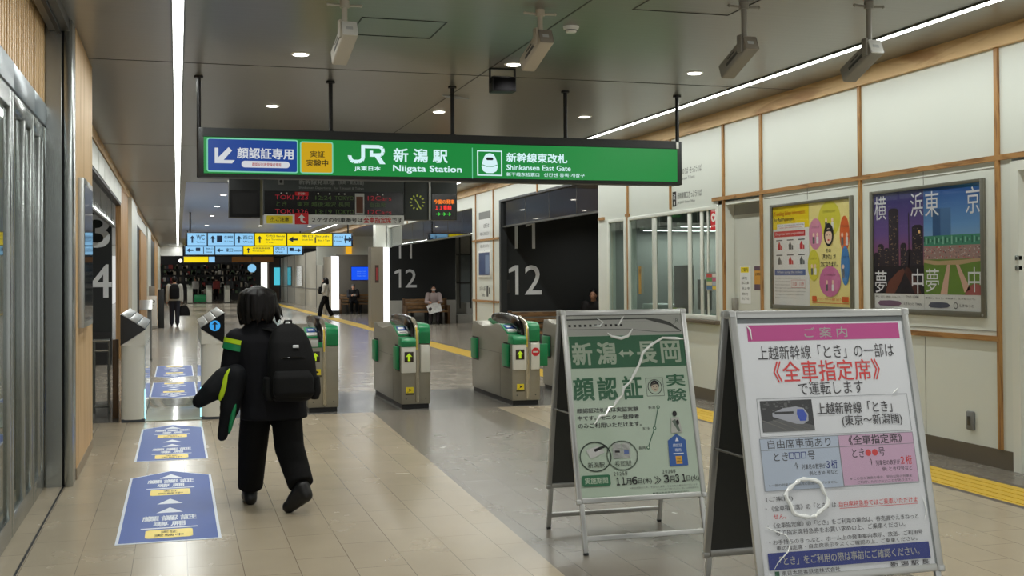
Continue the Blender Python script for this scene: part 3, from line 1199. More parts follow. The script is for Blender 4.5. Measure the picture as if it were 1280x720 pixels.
# pilaster print and poster
c = rwall_canvas(24.72, 3.02, .95, 1.0, 95, 100, .002, .002)
c.rect(0, 0, 95, 100, PAPER).layer().rect(0, 0, 95, 16, GREY).text('お知らせ', 40, 26, 85, 36, INK).text('新幹線をご利用のお客さま', 10, 44, 85, 52, GINK).text('Information', 10, 58, 80, 64, GINK).text('係員にお知らせください', 10, 72, 85, 79, GINK).rect(45, 84, 48, 98, GREY)
tag(c.build('wall_notice'), 'pale printed notice high on the white pilaster between the black walls', 'notice')
t = thing('wall_poster', 'dark blue poster in a white frame on the pilaster between the black walls', 'poster', (XW, 24.2, 1.6))
m = MB()
m.box(-.03, 0, -.52, .52, -.02, .56, WHITE, .006)
m.build('frame', t)
m = MB()
m.box(-.036, -.03, -.44, .44, .03, .52, mat('navy_print', (34, 62, 112), .3))
m.box(-.038, -.036, -.44, -.12, .06, .46, mat('pale_navy_print', (110, 132, 166), .3))
m.build('sheet', t)
c = rwall_canvas(24.75, 1.42, .95, .3, 95, 30, .002, .002)
c.text('女子トイレ 男子', 5, 4, 55, 14, INK).rect(60, 2, 66, 26, INK).rect(70, 2, 78, 26, INK).rect(84, 6, 90, 20, INK).text('Toilets', 20, 18, 50, 26, GINK)
tag(c.build('wall_pictogram'), 'black pictograms and small text on the white pilaster', 'pictogram')
m = MB()
m.box(6.60, 6.68, 23.03, 23.06, 1.25, 1.52, mat('plate_dark', (74, 72, 68), .4, .4), .01)
tag(m.build('wall_plate'), 'small metal call plate at the edge of the nearer black wall', 'plate')

# ---------------------------------------------------------------- left side
m = MB()
WOODS = WOODP
m.box(-1.1, -.985, 2, 9.5, 2.93, ZC, WOODS)
for k in range(60):
    y = 3.0 + k * .108
    m.box(-.985, -.978, y, y + .062, 2.95, ZC, WOODS)
struct(m, 'wall_left', None, 'slatted timber wall above the glass doors')
m = MB()
m.box(-.95, -.80, 2, 9.44, 3.52, ZC, STEELD)
m.box(-.89, -.86, 2, 9.44, 3.50, 3.53, BLACK)
struct(m, 'trim_8', None, 'dark shutter slot under the ceiling along the glass wall')
m = MB()
m.box(-.985, -.857, 9.46, 9.75, 0, ZC, STEEL, .004)
m.box(-.84, -.78, 9.44, 9.75, 0, ZC, STEEL, .004)
m.box(-.86, -.838, 9.50, 9.70, 0, ZC, BLACK)
m.box(-.97, -.86, 9.455, 9.46, 0, ZC, STEEL)
struct(m, 'column_shutter', None, 'brushed steel shutter guide post at the end of the glass wall')
m = MB()
m.box(-1.6, -.78, 9.75, 11.55, 0.08, ZC, WOODP)
for k in range(20):
    y = 9.76 + k * .09
    m.box(-.78, -.777, y, y + .075, .09, ZC, WOODP)
m.box(-1.6, -.772, 9.75, 11.55, 0, .09, mat('kick_taupe', (150, 134, 112), .4))
struct(m, 'wall_timber', None, 'pale timber wall end behind the steel post')
# glass doors
for k, (y0, y1) in enumerate(((2.2, 5.4), (5.45, 6.55), (6.6, 7.66), (7.70, 8.74), (8.78, 9.46))):
    t = thing('window_%d' % (10 + k), 'tall steel framed glass leaf of the wall beside the camera, number %d from the near end' % (k + 1), 'glass door', (-.985, y0, 0))
    t['kind'] = 'structure'
    L = y1 - y0
    m = MB()
    m.box(-.05, .0, 0, .07, 0, 2.78, STEEL, .003)
    m.box(-.05, .0, L - .07, L, 0, 2.78, STEEL, .003)
    m.box(-.05, .0, .07, L - .07, 0, .14, STEEL, .003)
    m.box(-.05, .0, .07, L - .07, 2.66, 2.78, STEEL, .003)
    m.box(-.06, .012, -.02, L + .02, 2.78, 2.95, mat('header_blue_grey', (150, 160, 168), .3, .6), .004)
    if k > 2:
        m.box(-.05, .006, L * .5, L * .5 + .05, .14, 2.66, STEEL, .003)
    m.build('frame', t)
    m = MB()
    m.box(-.03, -.02, .06, L - .06, .13, 2.68, GLASSC)
    m.build('pane', t)
m = MB()
m.box(-3.2, -3.1, 2, 12, 0, ZC, mat('inner_wall_grey', (120, 122, 120), .4))
m.box(-1.3, -1.25, 2, 9.4, 0, 2.9, mat('inner_blind_grey', (138, 140, 136), .35, .3))
struct(m, 'wall_inner', None, 'grey wall behind the glass doors')
# screen on timber wall
t = thing('wall_screen', 'slim silver framed display screen on the pale timber wall end', 'screen', (-.78, 10.43, 1.2))
m = MB()
m.box(0, .05, -.50, .47, 0, 1.23, ALU, .006)
m.build('frame', t)
m = MB()
m.box(.045, .052, -.46, .43, .05, 1.18, mat('screen_glass', (40, 46, 52), .05))
m.build('screen', t)
# far left wall: fascia, black panel, timber columns
m = MB()
m.box(XL - .1, XL, 11.55, 24, 3.06, 3.46, CHAR)
for k in range(8):
    m.box(XL, XL + .01, 13.2 + k * 1.36, 14.48 + k * 1.36, 3.1, 3.43, TRIMW)
m.box(XL - .1, XL + .02, 11.55, 76, 3.46, ZC, WOODB)
m.box(XL - .1, XL, 24, 27.5, 0, 3.46, WOODC)
m.box(XL - .1, XL + .08, 27.5, 31, 0, 3.46, TRIMW)
m.box(XL - .1, XL, 31, 45, 3.06, 3.46, CHAR)
for k in range(10):
    m.box(XL, XL + .01, 31.2 + k * 1.36, 32.46 + k * 1.36, 3.1, 3.43, TRIMW)
m.box(XL - .1, XL - .02, 31, 36, 0, 3.06, DKPANEL)
m.box(XL - .1, XL + .02, 36, 43, 0, 3.06, WOODC)
m.box(XL - .1, XL + .06, 43, 48, 0, 3.46, TRIMW)
m.box(XL - .1, XL, 48, 58, 0, 3.3, CHAR)
m.box(XL - .1, XL + .02, 58, 66, 0, 3.46, WOODC)
m.box(XL - .1, XL + .05, 66, 76, 0, 3.46, TRIMW)
struct(m, 'wall_far_left', None, 'timber and white bays along the far left side')
black_wall(3, 22.62, -3.6, XL - .1, .6, mat('kick_black', (30, 30, 30), .5), 'black wall facing the camera beyond the timber wall end')
transom(9, XL - .06, 11.55, 22.6, 2.58, 3.06, 'smoked glass band over the side opening')
m = MB()
m.box(-3.7, -3.6, 11.5, 40, 0, ZC, GREY)
struct(m, 'wall_back_left', None, 'grey wall beyond the side opening')
number('3', (-1.93, 22.62), 2.80, .72, 'large grey upper number on the black wall beyond the timber wall end')
number('4', (-1.91, 22.62), 1.87, .73, 'large grey lower number on the black wall beyond the timber wall end')
# railing
t = thing('railing', 'grey steel railing between the timber wall end and the white pylon', 'railing', (-1.06, 14.5, 0))
m = MB()
m.cyl((-.1, 0, .86), (.28, 0, .86), .022, STEEL)
m.build('rail', t)
for z in (.74, .08):
    m = MB()
    m.cyl((-.1, 0, z), (.28, 0, z), .016, STEEL)
    m.build('rail', t)
for x in (.1, .27):
    m = MB()
    m.cyl((x, 0, 0), (x, 0, .86), .018, STEEL)
    m.build('post', t)
m = MB()
m.box(-.72, -.655, 13.9, 14.0, 0, .9, mat('bronze_post', (110, 86, 60), .45), .004)
tag(m.build('bollard_post'), 'square bronze brown post behind the white pylon', 'post')

# ================================================================== GREEN STATION SIGN
SGN = glow('sign_green', (3, 140, 58), 0.8)
SGW = glow('sign_white', (214, 244, 248), 0.95)
SGB = glow('sign_blue', (2, 62, 148), 0.8)
SGP = glow('sign_pale_green', (120, 205, 170), .9)
SGY = glow('sign_amber', (208, 166, 0), .85)
SGL = glow('sign_grey', (214, 218, 222), .85)
sg = thing('station_sign', 'wide green backlit station sign hanging across the gate line', 'sign', (0.2, 11.65, 2.60))
W_, H_ = 5.18, .485
m = MB()
m.box(0, W_, 0, .22, 0, H_, CHAR, .006)
m.box(.04, W_ - .04, -.012, 0, .40, H_, CHAR)
m.build('housing', sg)
m = MB()
m.box(.05, W_ - .06, -.008, .0, .035, .395, SGN)
m.build('light_panel', sg)
for x, lo in ((.005, -.0), (1.31, .48), (2.59, .48), (3.85, .48), (W_ - .008, 0.0)):
    m = MB()
    m.cyl((x, .1, lo), (x, .1, ZC - 2.60), .021, BLACK)
    m.cyl((x, .1, ZC - 2.62), (x, .1, ZC - 2.60), .045, BLACK)
    if lo:
        m.cyl((x, .1, .47), (x, .1, .50), .035, BLACK)
    m.build('hanger', sg)
m = MB()
m.box(W_ - .075, W_ - .045, -.02, 0, .40, .47, WHITE, .003)
m.build('end_clip', sg)
# print, design units = photo pixels x 4 of the panel (1280 px crop)
c = Canvas((.0, -.009, H_), XP, ZP, W_, H_, 2418, 236, .0012)
k = SGP
c.rect(36, 48, 452, 212, k, 12).layer().rect(42, 54, 446, 206, SGB, 8)
c.layer()
c.poly([(72, 96), (72, 170), (150, 170), (162, 154), (112, 154), (150, 108), (134, 92), (88, 142), (88, 96)], SGL)
c.text('顔認証専用', 172, 92, 430, 146, SGL, .018)
c.rect(192, 156, 412, 188, SGL, 15)
c.layer().text('顔認証利用登録者専用', 240, 164, 372, 181, glow('sign_red', (190, 40, 50), .6), .01)
c.build('direction_panel', sg)
sc_ = lambda: Canvas((.0, -.009, H_), XP, ZP, W_, H_, 2418, 236, .0012)
c = sc_()
c.rect(460, 54, 616, 212, k, 12).layer().rect(466, 60, 610, 206, SGY, 8)
c.layer()
c.text('実証', 508, 100, 576, 132, INK, .012).text('実験中', 490, 142, 592, 176, INK, .012)
c.build('trial_panel', sg)
c = sc_()
jr = SGW
c.line([(758, 72), (758, 128), (752, 142), (736, 148), (712, 148), (700, 140), (694, 124), (694, 118)], 18, jr)
c.line([(749, 72), (838, 72), (852, 80), (854, 100), (846, 112), (800, 114)], 17, jr)
c.poly([(806, 108), (832, 108), (866, 158), (838, 158)], jr).poly([(790, 92), (806, 92), (806, 122), (790, 122)], jr)
c.build('logo', sg)
c = sc_()
c.text('JR東日本', 716, 170, 842, 196, jr, .02)
c.build('logo_caption', sg)
c = sc_()
c.text('新 潟 駅', 904, 76, 1172, 146, jr, .022)
c.build('lettering', sg)
c = sc_()
c.text('Niigata Station', 902, 160, 1242, 202, jr, .018)
c.build('lettering', sg)
c = sc_()
c.rect(1294, 64, 1298, 222, SGP)
c.build('divider', sg)
c = sc_()
c.rect(1320, 76, 1448, 206, jr).layer().rect(1326, 82, 1442, 200, SGN)
c.layer().poly([(1350, 182), (1342, 160), (1348, 130), (1356, 108), (1366, 94), (1384, 90), (1402, 94), (1412, 108), (1420, 130), (1426, 160), (1418, 182), (1400, 192), (1368, 192)], jr)
c.layer().rect(1366, 112, 1402, 126, CHAR, 6).line([(1346, 150), (1366, 158), (1402, 158), (1422, 150)], 4, SGN)
c.build('train_pictogram', sg)
c = sc_()
c.text('新幹線東改札', 1470, 84, 1788, 134, jr, .022)
c.build('lettering', sg)
c = sc_()
c.text('Shinkansen East Gate', 1470, 146, 1806, 174, jr, .014)
c.build('lettering', sg)
c = sc_()
c.text('新干线东检票口', 1470, 186, 1640, 206, jr, .01).text('신칸센 동쪽 개찰구', 1664, 186, 1880, 206, jr, .01)
c.build('lettering', sg)
c = sc_()
c.rect(28, 12, 48, 36, GREYM).text('非常口', 54, 16, 100, 24, GREYM).text('EXIT East', 54, 26, 150, 34, GREYM)
c.build('small_sticker', sg)

# ================================================================== CEILING FIXTURES
def sensor(x, y, zb, yaw, face, label, tilt=-24, GREYM=mat('sensor_grey', (142, 138, 128), .45)):
    t = thing('ceiling_sensor', label, 'ceiling sensor', (x, y, ZC))
    zz = zb - ZC
    m = MB()
    m.cyl((0, 0, zz), (0, 0, 0), .021, GREYM)
    m.cyl((0, 0, -.05), (0, 0, 0), .035, GREYM)
    m.build('pole', t)
    for s_ in (-1, 1):
        m = MB()
        m.cyl((0, 0, -.035), (s_ * .12, 0, -.03), .009, GREYM)
        m.ball((s_ * .12, 0, -.03), .014, GREYM, 1)
        m.build('clamp_arm', t)
    mx = Matrix.Translation((0, 0, zz)) @ Matrix.Rotation(yaw, 4, 'Z')
    m = MB()
    m.box(-.045, -.027, -.025, .035, -.10, .03, GREYM, .006, mx=mx)
    m.cyl((-.035, 0, 0), (.02, 0, 0), .02, BLACK, mx=mx)
    m.build('bracket', t)
    b2 = mx @ Matrix.Translation((0.03, -.02, -.045)) @ Matrix.Rotation(math.radians(tilt), 4, 'X')
    m = MB()
    m.box(-.058, .058, -.02, .37, -.058, .058, GREYM, .014, 3, mx=b2)
    m.box(-.061, -.056, .08, .26, -.02, .0, STEELD, mx=b2)
    m.box(-.061, -.056, .12, .22, .018, .026, STEELD, mx=b2)
    m.build('body', t)
    m = MB()
    m.box(-.056, .056, -.028, -.018, -.056, .056, face, .010, mx=b2)
    m.box(-.03, .02, -.031, -.027, -.012, .012, LGREY, mx=b2)
    m.build('end_cap', t)


CAPW = mat('sensor_cap_white', (230, 230, 224), .3)
CAPG = mat('sensor_cap_grey', (150, 142, 130), .4)
sensor(1.17, 8.3, 3.44, .10, CAPW, 'pole mounted sensor with a bright white end, leftmost under the ceiling', GREYM=mat('sensor_pale', (196, 190, 176), .45))
sensor(2.63, 8.2, 3.44, .12, CAPG, 'beige pole mounted sensor hanging beside the smoke detector', GREYM=mat('sensor_beige', (188, 178, 160), .45))
sensor(4.02, 7.6, 3.34, .06, CAPG, 'grey pole mounted sensor without a white end, third from the left')
sensor(4.91, 7.35, 3.31, .04, CAPW, 'grey pole mounted sensor with a white end nearest the timber beam')
t = thing('loudspeaker', 'black box loudspeaker hung under the ceiling above the sign', 'loudspeaker', (3.02, 10.62, ZC))
m = MB()
m.box(-.13, -.12, -.02, .02, -.15, 0, BLACK)
m.box(.12, .13, -.02, .02, -.15, 0, BLACK)
m.box(-.13, .13, -.02, .02, -.012, 0, BLACK)
m.build('bracket', t)
m = MB()
m.box(-.118, .118, -.08, .08, -.235, -.085, BLACK, .012)
m.build('body', t)
m = MB()
m.box(-.105, .105, -.085, -.078, -.222, -.098, mat('grille_black', (10, 10, 11), .95, 0, 0, .05), .006)
m.build('grille', t)
t = thing('smoke_detector', 'small white round smoke detector on the ceiling', 'smoke detector', (3.05, 8.69, ZC))
m = MB()
m.cyl((0, 0, -.02), (0, 0, 0), .062, WHITE, .065, 24)
m.build('base', t)
m = MB()
m.cyl((0, 0, -.05), (0, 0, -.02), .038, WHITE, .055, 24)
m.cyl((0, 0, -.038), (0, 0, -.03), .05, GREY, None, 24)
m.build('head', t)
m = MB()
m.tube([(2.82, 12.35, ZC - .004), (3.0, 12.33, ZC - .02), (3.12, 12.37, ZC - .022), (3.0, 12.42, ZC - .02), (2.86, 12.4, ZC - .004)], .008, LGREY)
tag(m.build('ceiling_hook'), 'thin pale hook loop on the ceiling behind the sign hanger', 'hook')

# ================================================================== DEPARTURE BOARDS
Yb = 19.0
DRED = glow('led_red', (150, 20, 34), .7)
DGRN = glow('led_dim_green', (52, 74, 26), .6)
DORG = glow('led_orange', (255, 128, 20), 1.0)
DREDB = glow('led_bright_red', (250, 40, 40), 1.0)
DGRNB = glow('led_bright_green', (60, 210, 60), 1.0)
HDR = mat('board_header_grey', (62, 68, 68), .5)
t = thing('dark_display', 'blank black display box hanging behind the blue part of the sign', 'display', (.8, Yb, 2.58))
m = MB()
m.box(0, .49, 0, .3, 0, 1.03, CHAR, .006)
m.build('housing', t)
m = MB()
m.box(.01, .48, -.008, 0, .01, .44, BLACKG)
m.box(.06, .43, -.011, -.008, .06, .40, mat('screen_off', (24, 24, 24), .2))
m.build('screen', t)
c = Canvas((.12, -.004, .80), XP, ZP, .16, .16, 16, 16, .002)
c.rect(1, 1, 15, 15, GREY).layer().rect(4, 4, 13, 12, BLACK, 3)
c.build('pictogram', t)
t = thing('departure_board', 'long dark departure board with red train lines above the gates', 'departure board', (1.35, Yb, 2.635))
m = MB()
m.box(0, 2.32, 0, .35, 0, .97, HDR, .006)
m.box(-.055, -.012, .05, .12, -.17, .97, mat('post_beige', (150, 146, 116), .4), .004)
m.build('housing', t)
m = MB()
m.box(0.01, 2.30, -.008, 0, 0.005, .385, BLACKG)
m.build('screen', t)
c = Canvas((0, -.009, .72), XP, ZP, 2.32, .72, 696, 216, .002)
GT = mat('board_text_grey', (150, 154, 154), .5)
c.text('新幹線発車標', 170, 40, 345, 68, GT, .01).text('(高崎・東京方面)', 365, 40, 490, 68, GT, .01).text('Shinkansen Departures   for Takasaki & Tokyo', 170, 77, 490, 92, GT)
c.rect(70, 40, 96, 70, GREY).layer().rect(76, 47, 90, 62, BLACK, 4)
c.build('header_lettering', t)
c = Canvas((0, -.009, .72), XP, ZP, 2.32, .72, 696, 216, .002)
for y in (120, 190):
    c.text('TOKI', 54, y, 142, y + 22, DRED).text(['323', '326'][y > 150], 158, y, 214, y + 22, DRED)
    c.text('12Cars', 510, y, 630, y + 22, DRED)
c.text('とき', 60, 152, 110, 176, DGRN).text('東京 越後湯沢 長岡', 160, 152, 420, 176, DGRN).text('自由席', 520, 152, 600, 176, DGRN)
c.text('12:24', 250, 122, 330, 142, DGRN).text('TOKYO', 345, 122, 440, 142, DGRN).text('13:19', 250, 190, 330, 212, DGRN).text('TOKYO', 345, 190, 440, 212, DGRN)
c.rect(150, 104, 216, 122, RED).layer().text('列車', 166, 107, 200, 119, PAPER)
c.rect(446, 108, 492, 214, LGREY).layer().rect(452, 124, 486, 206, mat('amber_dark', (96, 52, 28), .4))
for x in (84, 110, 264, 320, 366, 394, 560, 586):
    c.disc(x, 112, 4, LGREY)
c.build('lettering', t)
t = thing('paper_banner', 'long white paper strip with yellow and red marks under the departure board', 'banner', (1.35, Yb - .02, 2.475))
m = MB()
m.box(0, 2.31, 0, .006, 0, .16, PAPER)
m.build('sheet', t)
c = Canvas((0, -.001, .16), XP, ZP, 2.31, .16, 693, 48, .0015)
c.rect(12, 6, 138, 44, YEL, 4).layer().text('⚠ご注意', 28, 14, 120, 36, INK, .01)
c.text('２ケタの列車番号は', 232, 14, 484, 38, INK, .01).text('全車指定席', 488, 10, 628, 40, RED, .014).text('です', 632, 14, 684, 38, INK, .01)
c.text('全車指定席をご利用ください', 500, 3, 620, 8, INK)
c.build('lettering', t)
m = MB()
m.box(1.845, 2.065, Yb - .030, Yb - .0225, 2.475, 2.66, RED)
o = m.build('red_card')
tag(o, 'red card with a white curved arrow on the paper banner', 'card')
c = Canvas((1.845, Yb - .031, 2.66), XP, ZP, .22, .185, 22, 18, .0015)
c.poly([(11, 2), (17, 8), (13, 8), (13, 12), (18, 14), (18, 16), (12, 15.5), (9, 12), (9, 8), (5, 8)], PAPER)
c.build('arrow', o)
t = thing('clock_panel', 'dark panel with a round station clock beside the departure board', 'clock', (3.68, Yb, 2.56))
m = MB()
m.box(0, .42, 0, .35, 0, 1.04, HDR, .006)
m.build('housing', t)
c = Canvas((.0, -.001, .62), XP, ZP, .42, .62, 42, 62, .002)
CK = glow('clock_marks', (150, 160, 60), .7)
for i in range(12):
    a = 2 * PI * i / 12
    c.line([(21 + 9.5 * math.sin(a), 32 - 9.5 * math.cos(a)), (21 + 13 * math.sin(a), 32 - 13 * math.cos(a))], 2.2, CK)
c.build('dial', t)
c = Canvas((.0, -.004, .62), XP, ZP, .42, .62, 42, 62, .002)
c.line([(21, 32), (25, 41)], 1.8, CK).line([(21, 32), (17, 27)], 1.6, CK)
c.build('hand', t)
m = MB()
m.box(.405, .44, -.03, .0, .0, 1.03, ALU, .004)
m.build('edge_post', t)
t = thing('next_train_display', 'small bright LED display with orange, red and green lines', 'display', (4.125, Yb, 2.565))
m = MB()
m.box(0, .46, 0, .3, 0, 1.03, HDR, .006)
m.build('housing', t)
m = MB()
m.box(.02, .44, -.008, 0, .01, .44, BLACKG)
m.build('screen', t)
c = Canvas((0, -.009, .46), XP, ZP, .46, .46, 46, 46, .002)
c.text('今度の発車', 5, 11, 41, 19, DORG, .02).text('１１番線', 8, 21, 36, 29, DREDB, .02).text('→→→', 9, 33, 35, 39, DGRNB, .03)
c.build('lettering', t)
for x in (.98, 4.10, 2.2):
    pass

# ================================================================== FAR GUIDE SIGNS
GB = glow('guide_blue', (146, 206, 248), .95)
GY = glow('guide_yellow', (250, 224, 0), .95)
GI = mat('guide_ink', (30, 60, 100), .5)


def guide(y, z, x, h, segs, label, w):
    t = thing('guide_sign', label, 'guide sign', (x, y, z))
    m = MB()
    m.box(-.04, w + .04, 0, .25, -.03, h + .03, mat('sign_navy_black', (20, 26, 40), .4), .006)
    m.build('housing', t)
    for hx in (.1, w - .1):
        m = MB()
        m.cyl((hx, .12, h + .02), (hx, .12, ZC - z), .025, BLACK)
        m.build('hanger', t)
    px = 0
    for wd, col, items in segs:
        m = MB()
        m.box(px + .02, px + wd - .02, -.012, 0, 0.0, h, col)
        pn = m.build('panel', t)
        c = Canvas((px, -.013, h), XP, ZP, wd, h, wd * 100, h * 100, .004)
        q = h * 100
        for it in items:
            if it[0] == 't':
                c.text(it[1], it[2], it[3] * q, it[4], it[5] * q, GI, .01)
            elif it[0] == 'b':
                c.rect(it[1], it[2] * q, it[3], it[4] * q, GI)
            elif it[0] == 'a':
                x0, d = it[1], it[2]
                if d == 'up':
                    c.poly([(x0 + 8, .2 * q), (x0 + 16, .45 * q), (x0 + 10.5, .45 * q), (x0 + 10.5, .8 * q), (x0 + 5.5, .8 * q), (x0 + 5.5, .45 * q), (x0, .45 * q)], GI)
                else:
                    s_ = 1 if d == 'r' else -1
                    c.poly([(x0 + s_ * 14, .5 * q), (x0, .25 * q), (x0, .42 * q), (x0 - s_ * 14, .42 * q), (x0 - s_ * 14, .58 * q), (x0, .58 * q), (x0, .75 * q)], GI)
        c.build('lettering', pn)
        px += wd
    return t


guide(36, 2.60, .27, .37, (
    (.60, GB, (('a', 8, 'up'), ('t', 'WC', 28, .15, 52, .55), ('t', 'Toilets', 28, .68, 52, .8))),
    (.80, GB, (('a', 8, 'up'), ('b', 28, .2, 44, .75), ('t', '在来線', 50, .2, 76, .45), ('t', 'JR Lines', 50, .6, 76, .75))),
    (.60, GB, (('a', 6, 'up'), ('t', '西口', 26, .2, 54, .5), ('t', 'West', 26, .62, 54, .78))),
    (.98, GY, (('a', 8, 'up'), ('t', '万代口 Bandai', 34, .12, 92, .32), ('t', 'Bus Terminal', 34, .45, 86, .58), ('t', 'Taxi', 34, .68, 60, .8))),
    (1.42, GY, (('a', 20, 'l'), ('t', '南口 South', 46, .12, 130, .32), ('t', 'South Exit', 46, .45, 80, .58), ('b', 86, .3, 90, .8), ('t', 'Bus / Taxi', 96, .5, 134, .64))),
    (.60, GB, (('t', 'のりかえ', 6, .2, 34, .4), ('t', 'Lines', 6, .55, 30, .7), ('b', 38, .15, 42, .8), ('a', 50, 'r')))),
    'long blue and yellow guide sign hanging above the hall, the nearer and wider one', 5.0)
guide(50, 2.60, .30, .36, (
    (1.22, GB, (('a', 20, 'l'), ('b', 44, .2, 62, .6), ('t', '|', 74, .1, 77, .9), ('t', '改札口', 84, .2, 114, .45), ('t', 'Gate', 84, .6, 110, .78))),
    (1.16, GB, (('a', 20, 'l'), ('t', '東口', 44, .25, 74, .7), ('t', 'East Exit', 80, .45, 110, .65))),
    (1.27, GY, (('a', 14, 'up'), ('t', '西側連絡通路', 40, .15, 112, .36), ('t', 'Passage', 40, .52, 90, .68))),
    (1.22, GB, (('t', '西口', 8, .15, 46, .5), ('t', 'West', 8, .62, 40, .8), ('t', '|', 58, .1, 61, .9), ('b', 68, .2, 86, .6), ('a', 104, 'r')))),
    'blue and yellow guide sign right under and beyond the longer one', 4.9)
guide(74, 2.60, .36, .34, (
    (1.5, GY, ()), (.4, GB, ()), (1.0, mat('guide_dark', (30, 34, 44), .4), ()), (2.6, mat('guide_brown', (150, 96, 20), .4), ())),
    'lowest and farthest hanging sign with a yellow end above the far gates', 5.5)

# ================================================================== TICKET GATES
BLU = mat('reader_blue', (40, 84, 160), .3)
CHROME = mat('fin_chrome', (176, 170, 150), .25, .7)
FYEL = mat('fin_yellow', (220, 190, 60), .35)
DARKG = mat('display_dark', (40, 22, 18), .3)
ARROW = glow('arrow_lime', (176, 208, 30), .9)


def gate(x, y, label, box=True, noentry=False, flaps=True, side_r=True):
    t = thing('ticket_gate', label, 'ticket gate', (x, y, 0), 0, 'green and steel ticket gates in a row')
    m = MB()
    m.box(.015, .345, .03, 1.97, 0, .07, BLACK)
    m.build('base', t)
    m = MB()
    prof = [(0.0, .06), (0.0, .78), (.10, .83), (.22, .87), (.60, .985), (.78, .985), (1.0, .955), (1.35, .93), (1.6, .945), (1.78, .985), (1.95, .98), (2.0, .90), (2.03, .55), (2.0, .06)]
    m.prism(prof, 'x', 0, .19, GATE, .006)
    prof2 = [(0.0, .06), (0.0, .78), (0.03, .8), (2.0, .8), (2.03, .5), (2.0, .06)]
    m.prism(prof2, 'x', .19, .36, GATE, .006)
    m.box(-.002, .0, .0, 1.99, .615, .620, STEELD)
    m.box(-.002, .0, .55, .555, .07, .60, STEELD)
    m.build('body', t)
    m = MB()
    cp = [(-.006, .79), (-.008, .93), (.01, .985), (.05, 1.015), (.12, 1.025), (1.85, 1.025), (1.95, 1.0), (1.99, .93), (2.0, .79)]
    m.prism(cp, 'x', .215, .362, GREEN, .012)
    m.build('side_cap', t)
    # hood and fin
    m = MB()
    hood = [(.08, .80), (.10, .95), (.22, 1.04), (.45, 1.095), (.75, 1.12), (1.1, 1.12), (1.38, 1.10), (1.48, 1.06), (1.44, 1.01), (1.3, 1.0), (1.05, .97), (.85, .97), (.7, .98)]
    m.prism(hood, 'x', .135, .225, BLACKG, .01)
    m.build('hood', t)
    m = MB()
    fin = [(-.012, .08), (-.012, .86), (.0, .95), (.05, 1.01), (.16, 1.06), (.34, 1.10), (.34, 1.07), (.17, 1.03), (.09, .97), (.06, .86), (.06, .08)]
    m.prism(fin, 'x', .175, .218, CHROME, .004)
    m.build('fin', t)
    m = MB()
    m.prism([(-.016, .72), (-.016, .87), (-.004, .95), (.02, .985), (.03, .97), (.0, .87), (.0, .72)], 'x', .182, .198, FYEL)
    m.build('fin_light', t)
    # sloping reader deck
    sl = math.atan2(.115, .38)
    mx = Matrix.Translation((.0, .22, .872)) @ Matrix.Rotation(sl, 4, 'X')
    m = MB()
    m.box(.006, .17, .0, .37, 0, .012, GREEN, .004, mx=mx)
    m.build('deck', t)
    m = MB()
    m.box(.03, .13, .16, .30, .012, .024, BLU, .004, mx=mx)
    m.box(.05, .11, .20, .26, .024, .026, WHITE, mx=mx)
    m.build('card_reader', t)
    m = MB()
    m.box(.02, .15, .03, .12, .012, .03, WHITE, .004, mx=mx)
    m.box(.035, .12, .05, .075, .03, .032, BLACK, mx=mx)
    m.build('ticket_slot', t)
    if box:
        m = MB()
        m.box(.0, .172, -.055, .0, .44, .755, OFFW, .01)
        m.build('front_box', t)
        m = MB()
        m.prism([(-.06, .755), (-.06, .82), (-.02, .86), (.16, .87), (.2, .755)], 'x', -.004, .174, GREEN, .01)
        m.build('cap', t)
        yb, zb = -.057, .57
    else:
        m = MB()
        m.box(.0, .172, -.008, .0, .77, .83, GREEN, .003)
        m.box(.03, .12, -.012, -.008, .78, .86, LGREY, .003)
        m.build('cap', t)
        yb, zb = -.003, .60
    m = MB()
    m.box(.03, .14, yb - .004, yb, zb, zb + .125, DARKG, .003)
    a = m.build('arrow_display', t)
    c = Canvas((.03, yb - .0045, zb + .125), XP, ZP, .11, .125, 22, 25, .001)
    c.poly([(11, 3), (19, 12), (14, 11), (14, 22), (8, 22), (8, 11), (3, 12)], ARROW)
    c.build('arrow', a)
    zs = .17 if box else .42
    m = MB()
    m.box(.06, .15, -.004, 0, zs + .025, zs + .095, YEL)
    m.box(.05, .16, -.004, 0, zs, zs + .022, mat('sticker_dark', (70, 62, 24), .5))
    a = m.build('sticker', t)
    c = Canvas((.06, -.005, zs + .095), XP, ZP, .09, .07, 9, 7, .0008)
    c.poly([(3, 1.5), (7, 3.5), (3, 5.5), (4, 3.5)], INK).text('IC', 1, 5.4, 3, 6.6, INK)
    c.build('print', a)
    m = MB()
    if box:
        m.box(.235, .352, -.03, 0, .44, .77, OFFW, .012)
        m.build('return_panel', t)
    if noentry:
        c = Canvas((.295 - .06, -.032, .66 + .06), XP, ZP, .12, .12, 24, 24, .001)
        c.disc(12, 12, 10.5, RED).layer().rect(5, 10.3, 19, 13.7, WHITE)
        c.build('no_entry_disc', t)
    if flaps:
        for (y0, y1) in ((.1, .36), (1.66, 1.95)):
            m = MB()
            m.box(-.035, .004, y0, y1, .47, .75, GREEN, .012)
            m.box(-.003, .001, y0 - .02, y1 + .02, .45, .77, BLACK)
            m.build('flap', t)
        if side_r:
            m = MB()
            m.box(.355, .385, .16, .40, .47, .74, GREEN, .012)
            m.build('flap', t)
    for xs in (.06, .30):
        m = MB()
        m.cyl((xs, -.004, .125), (xs, .0, .125), .008, STEELD)
        m.build('screw', t)
    return t


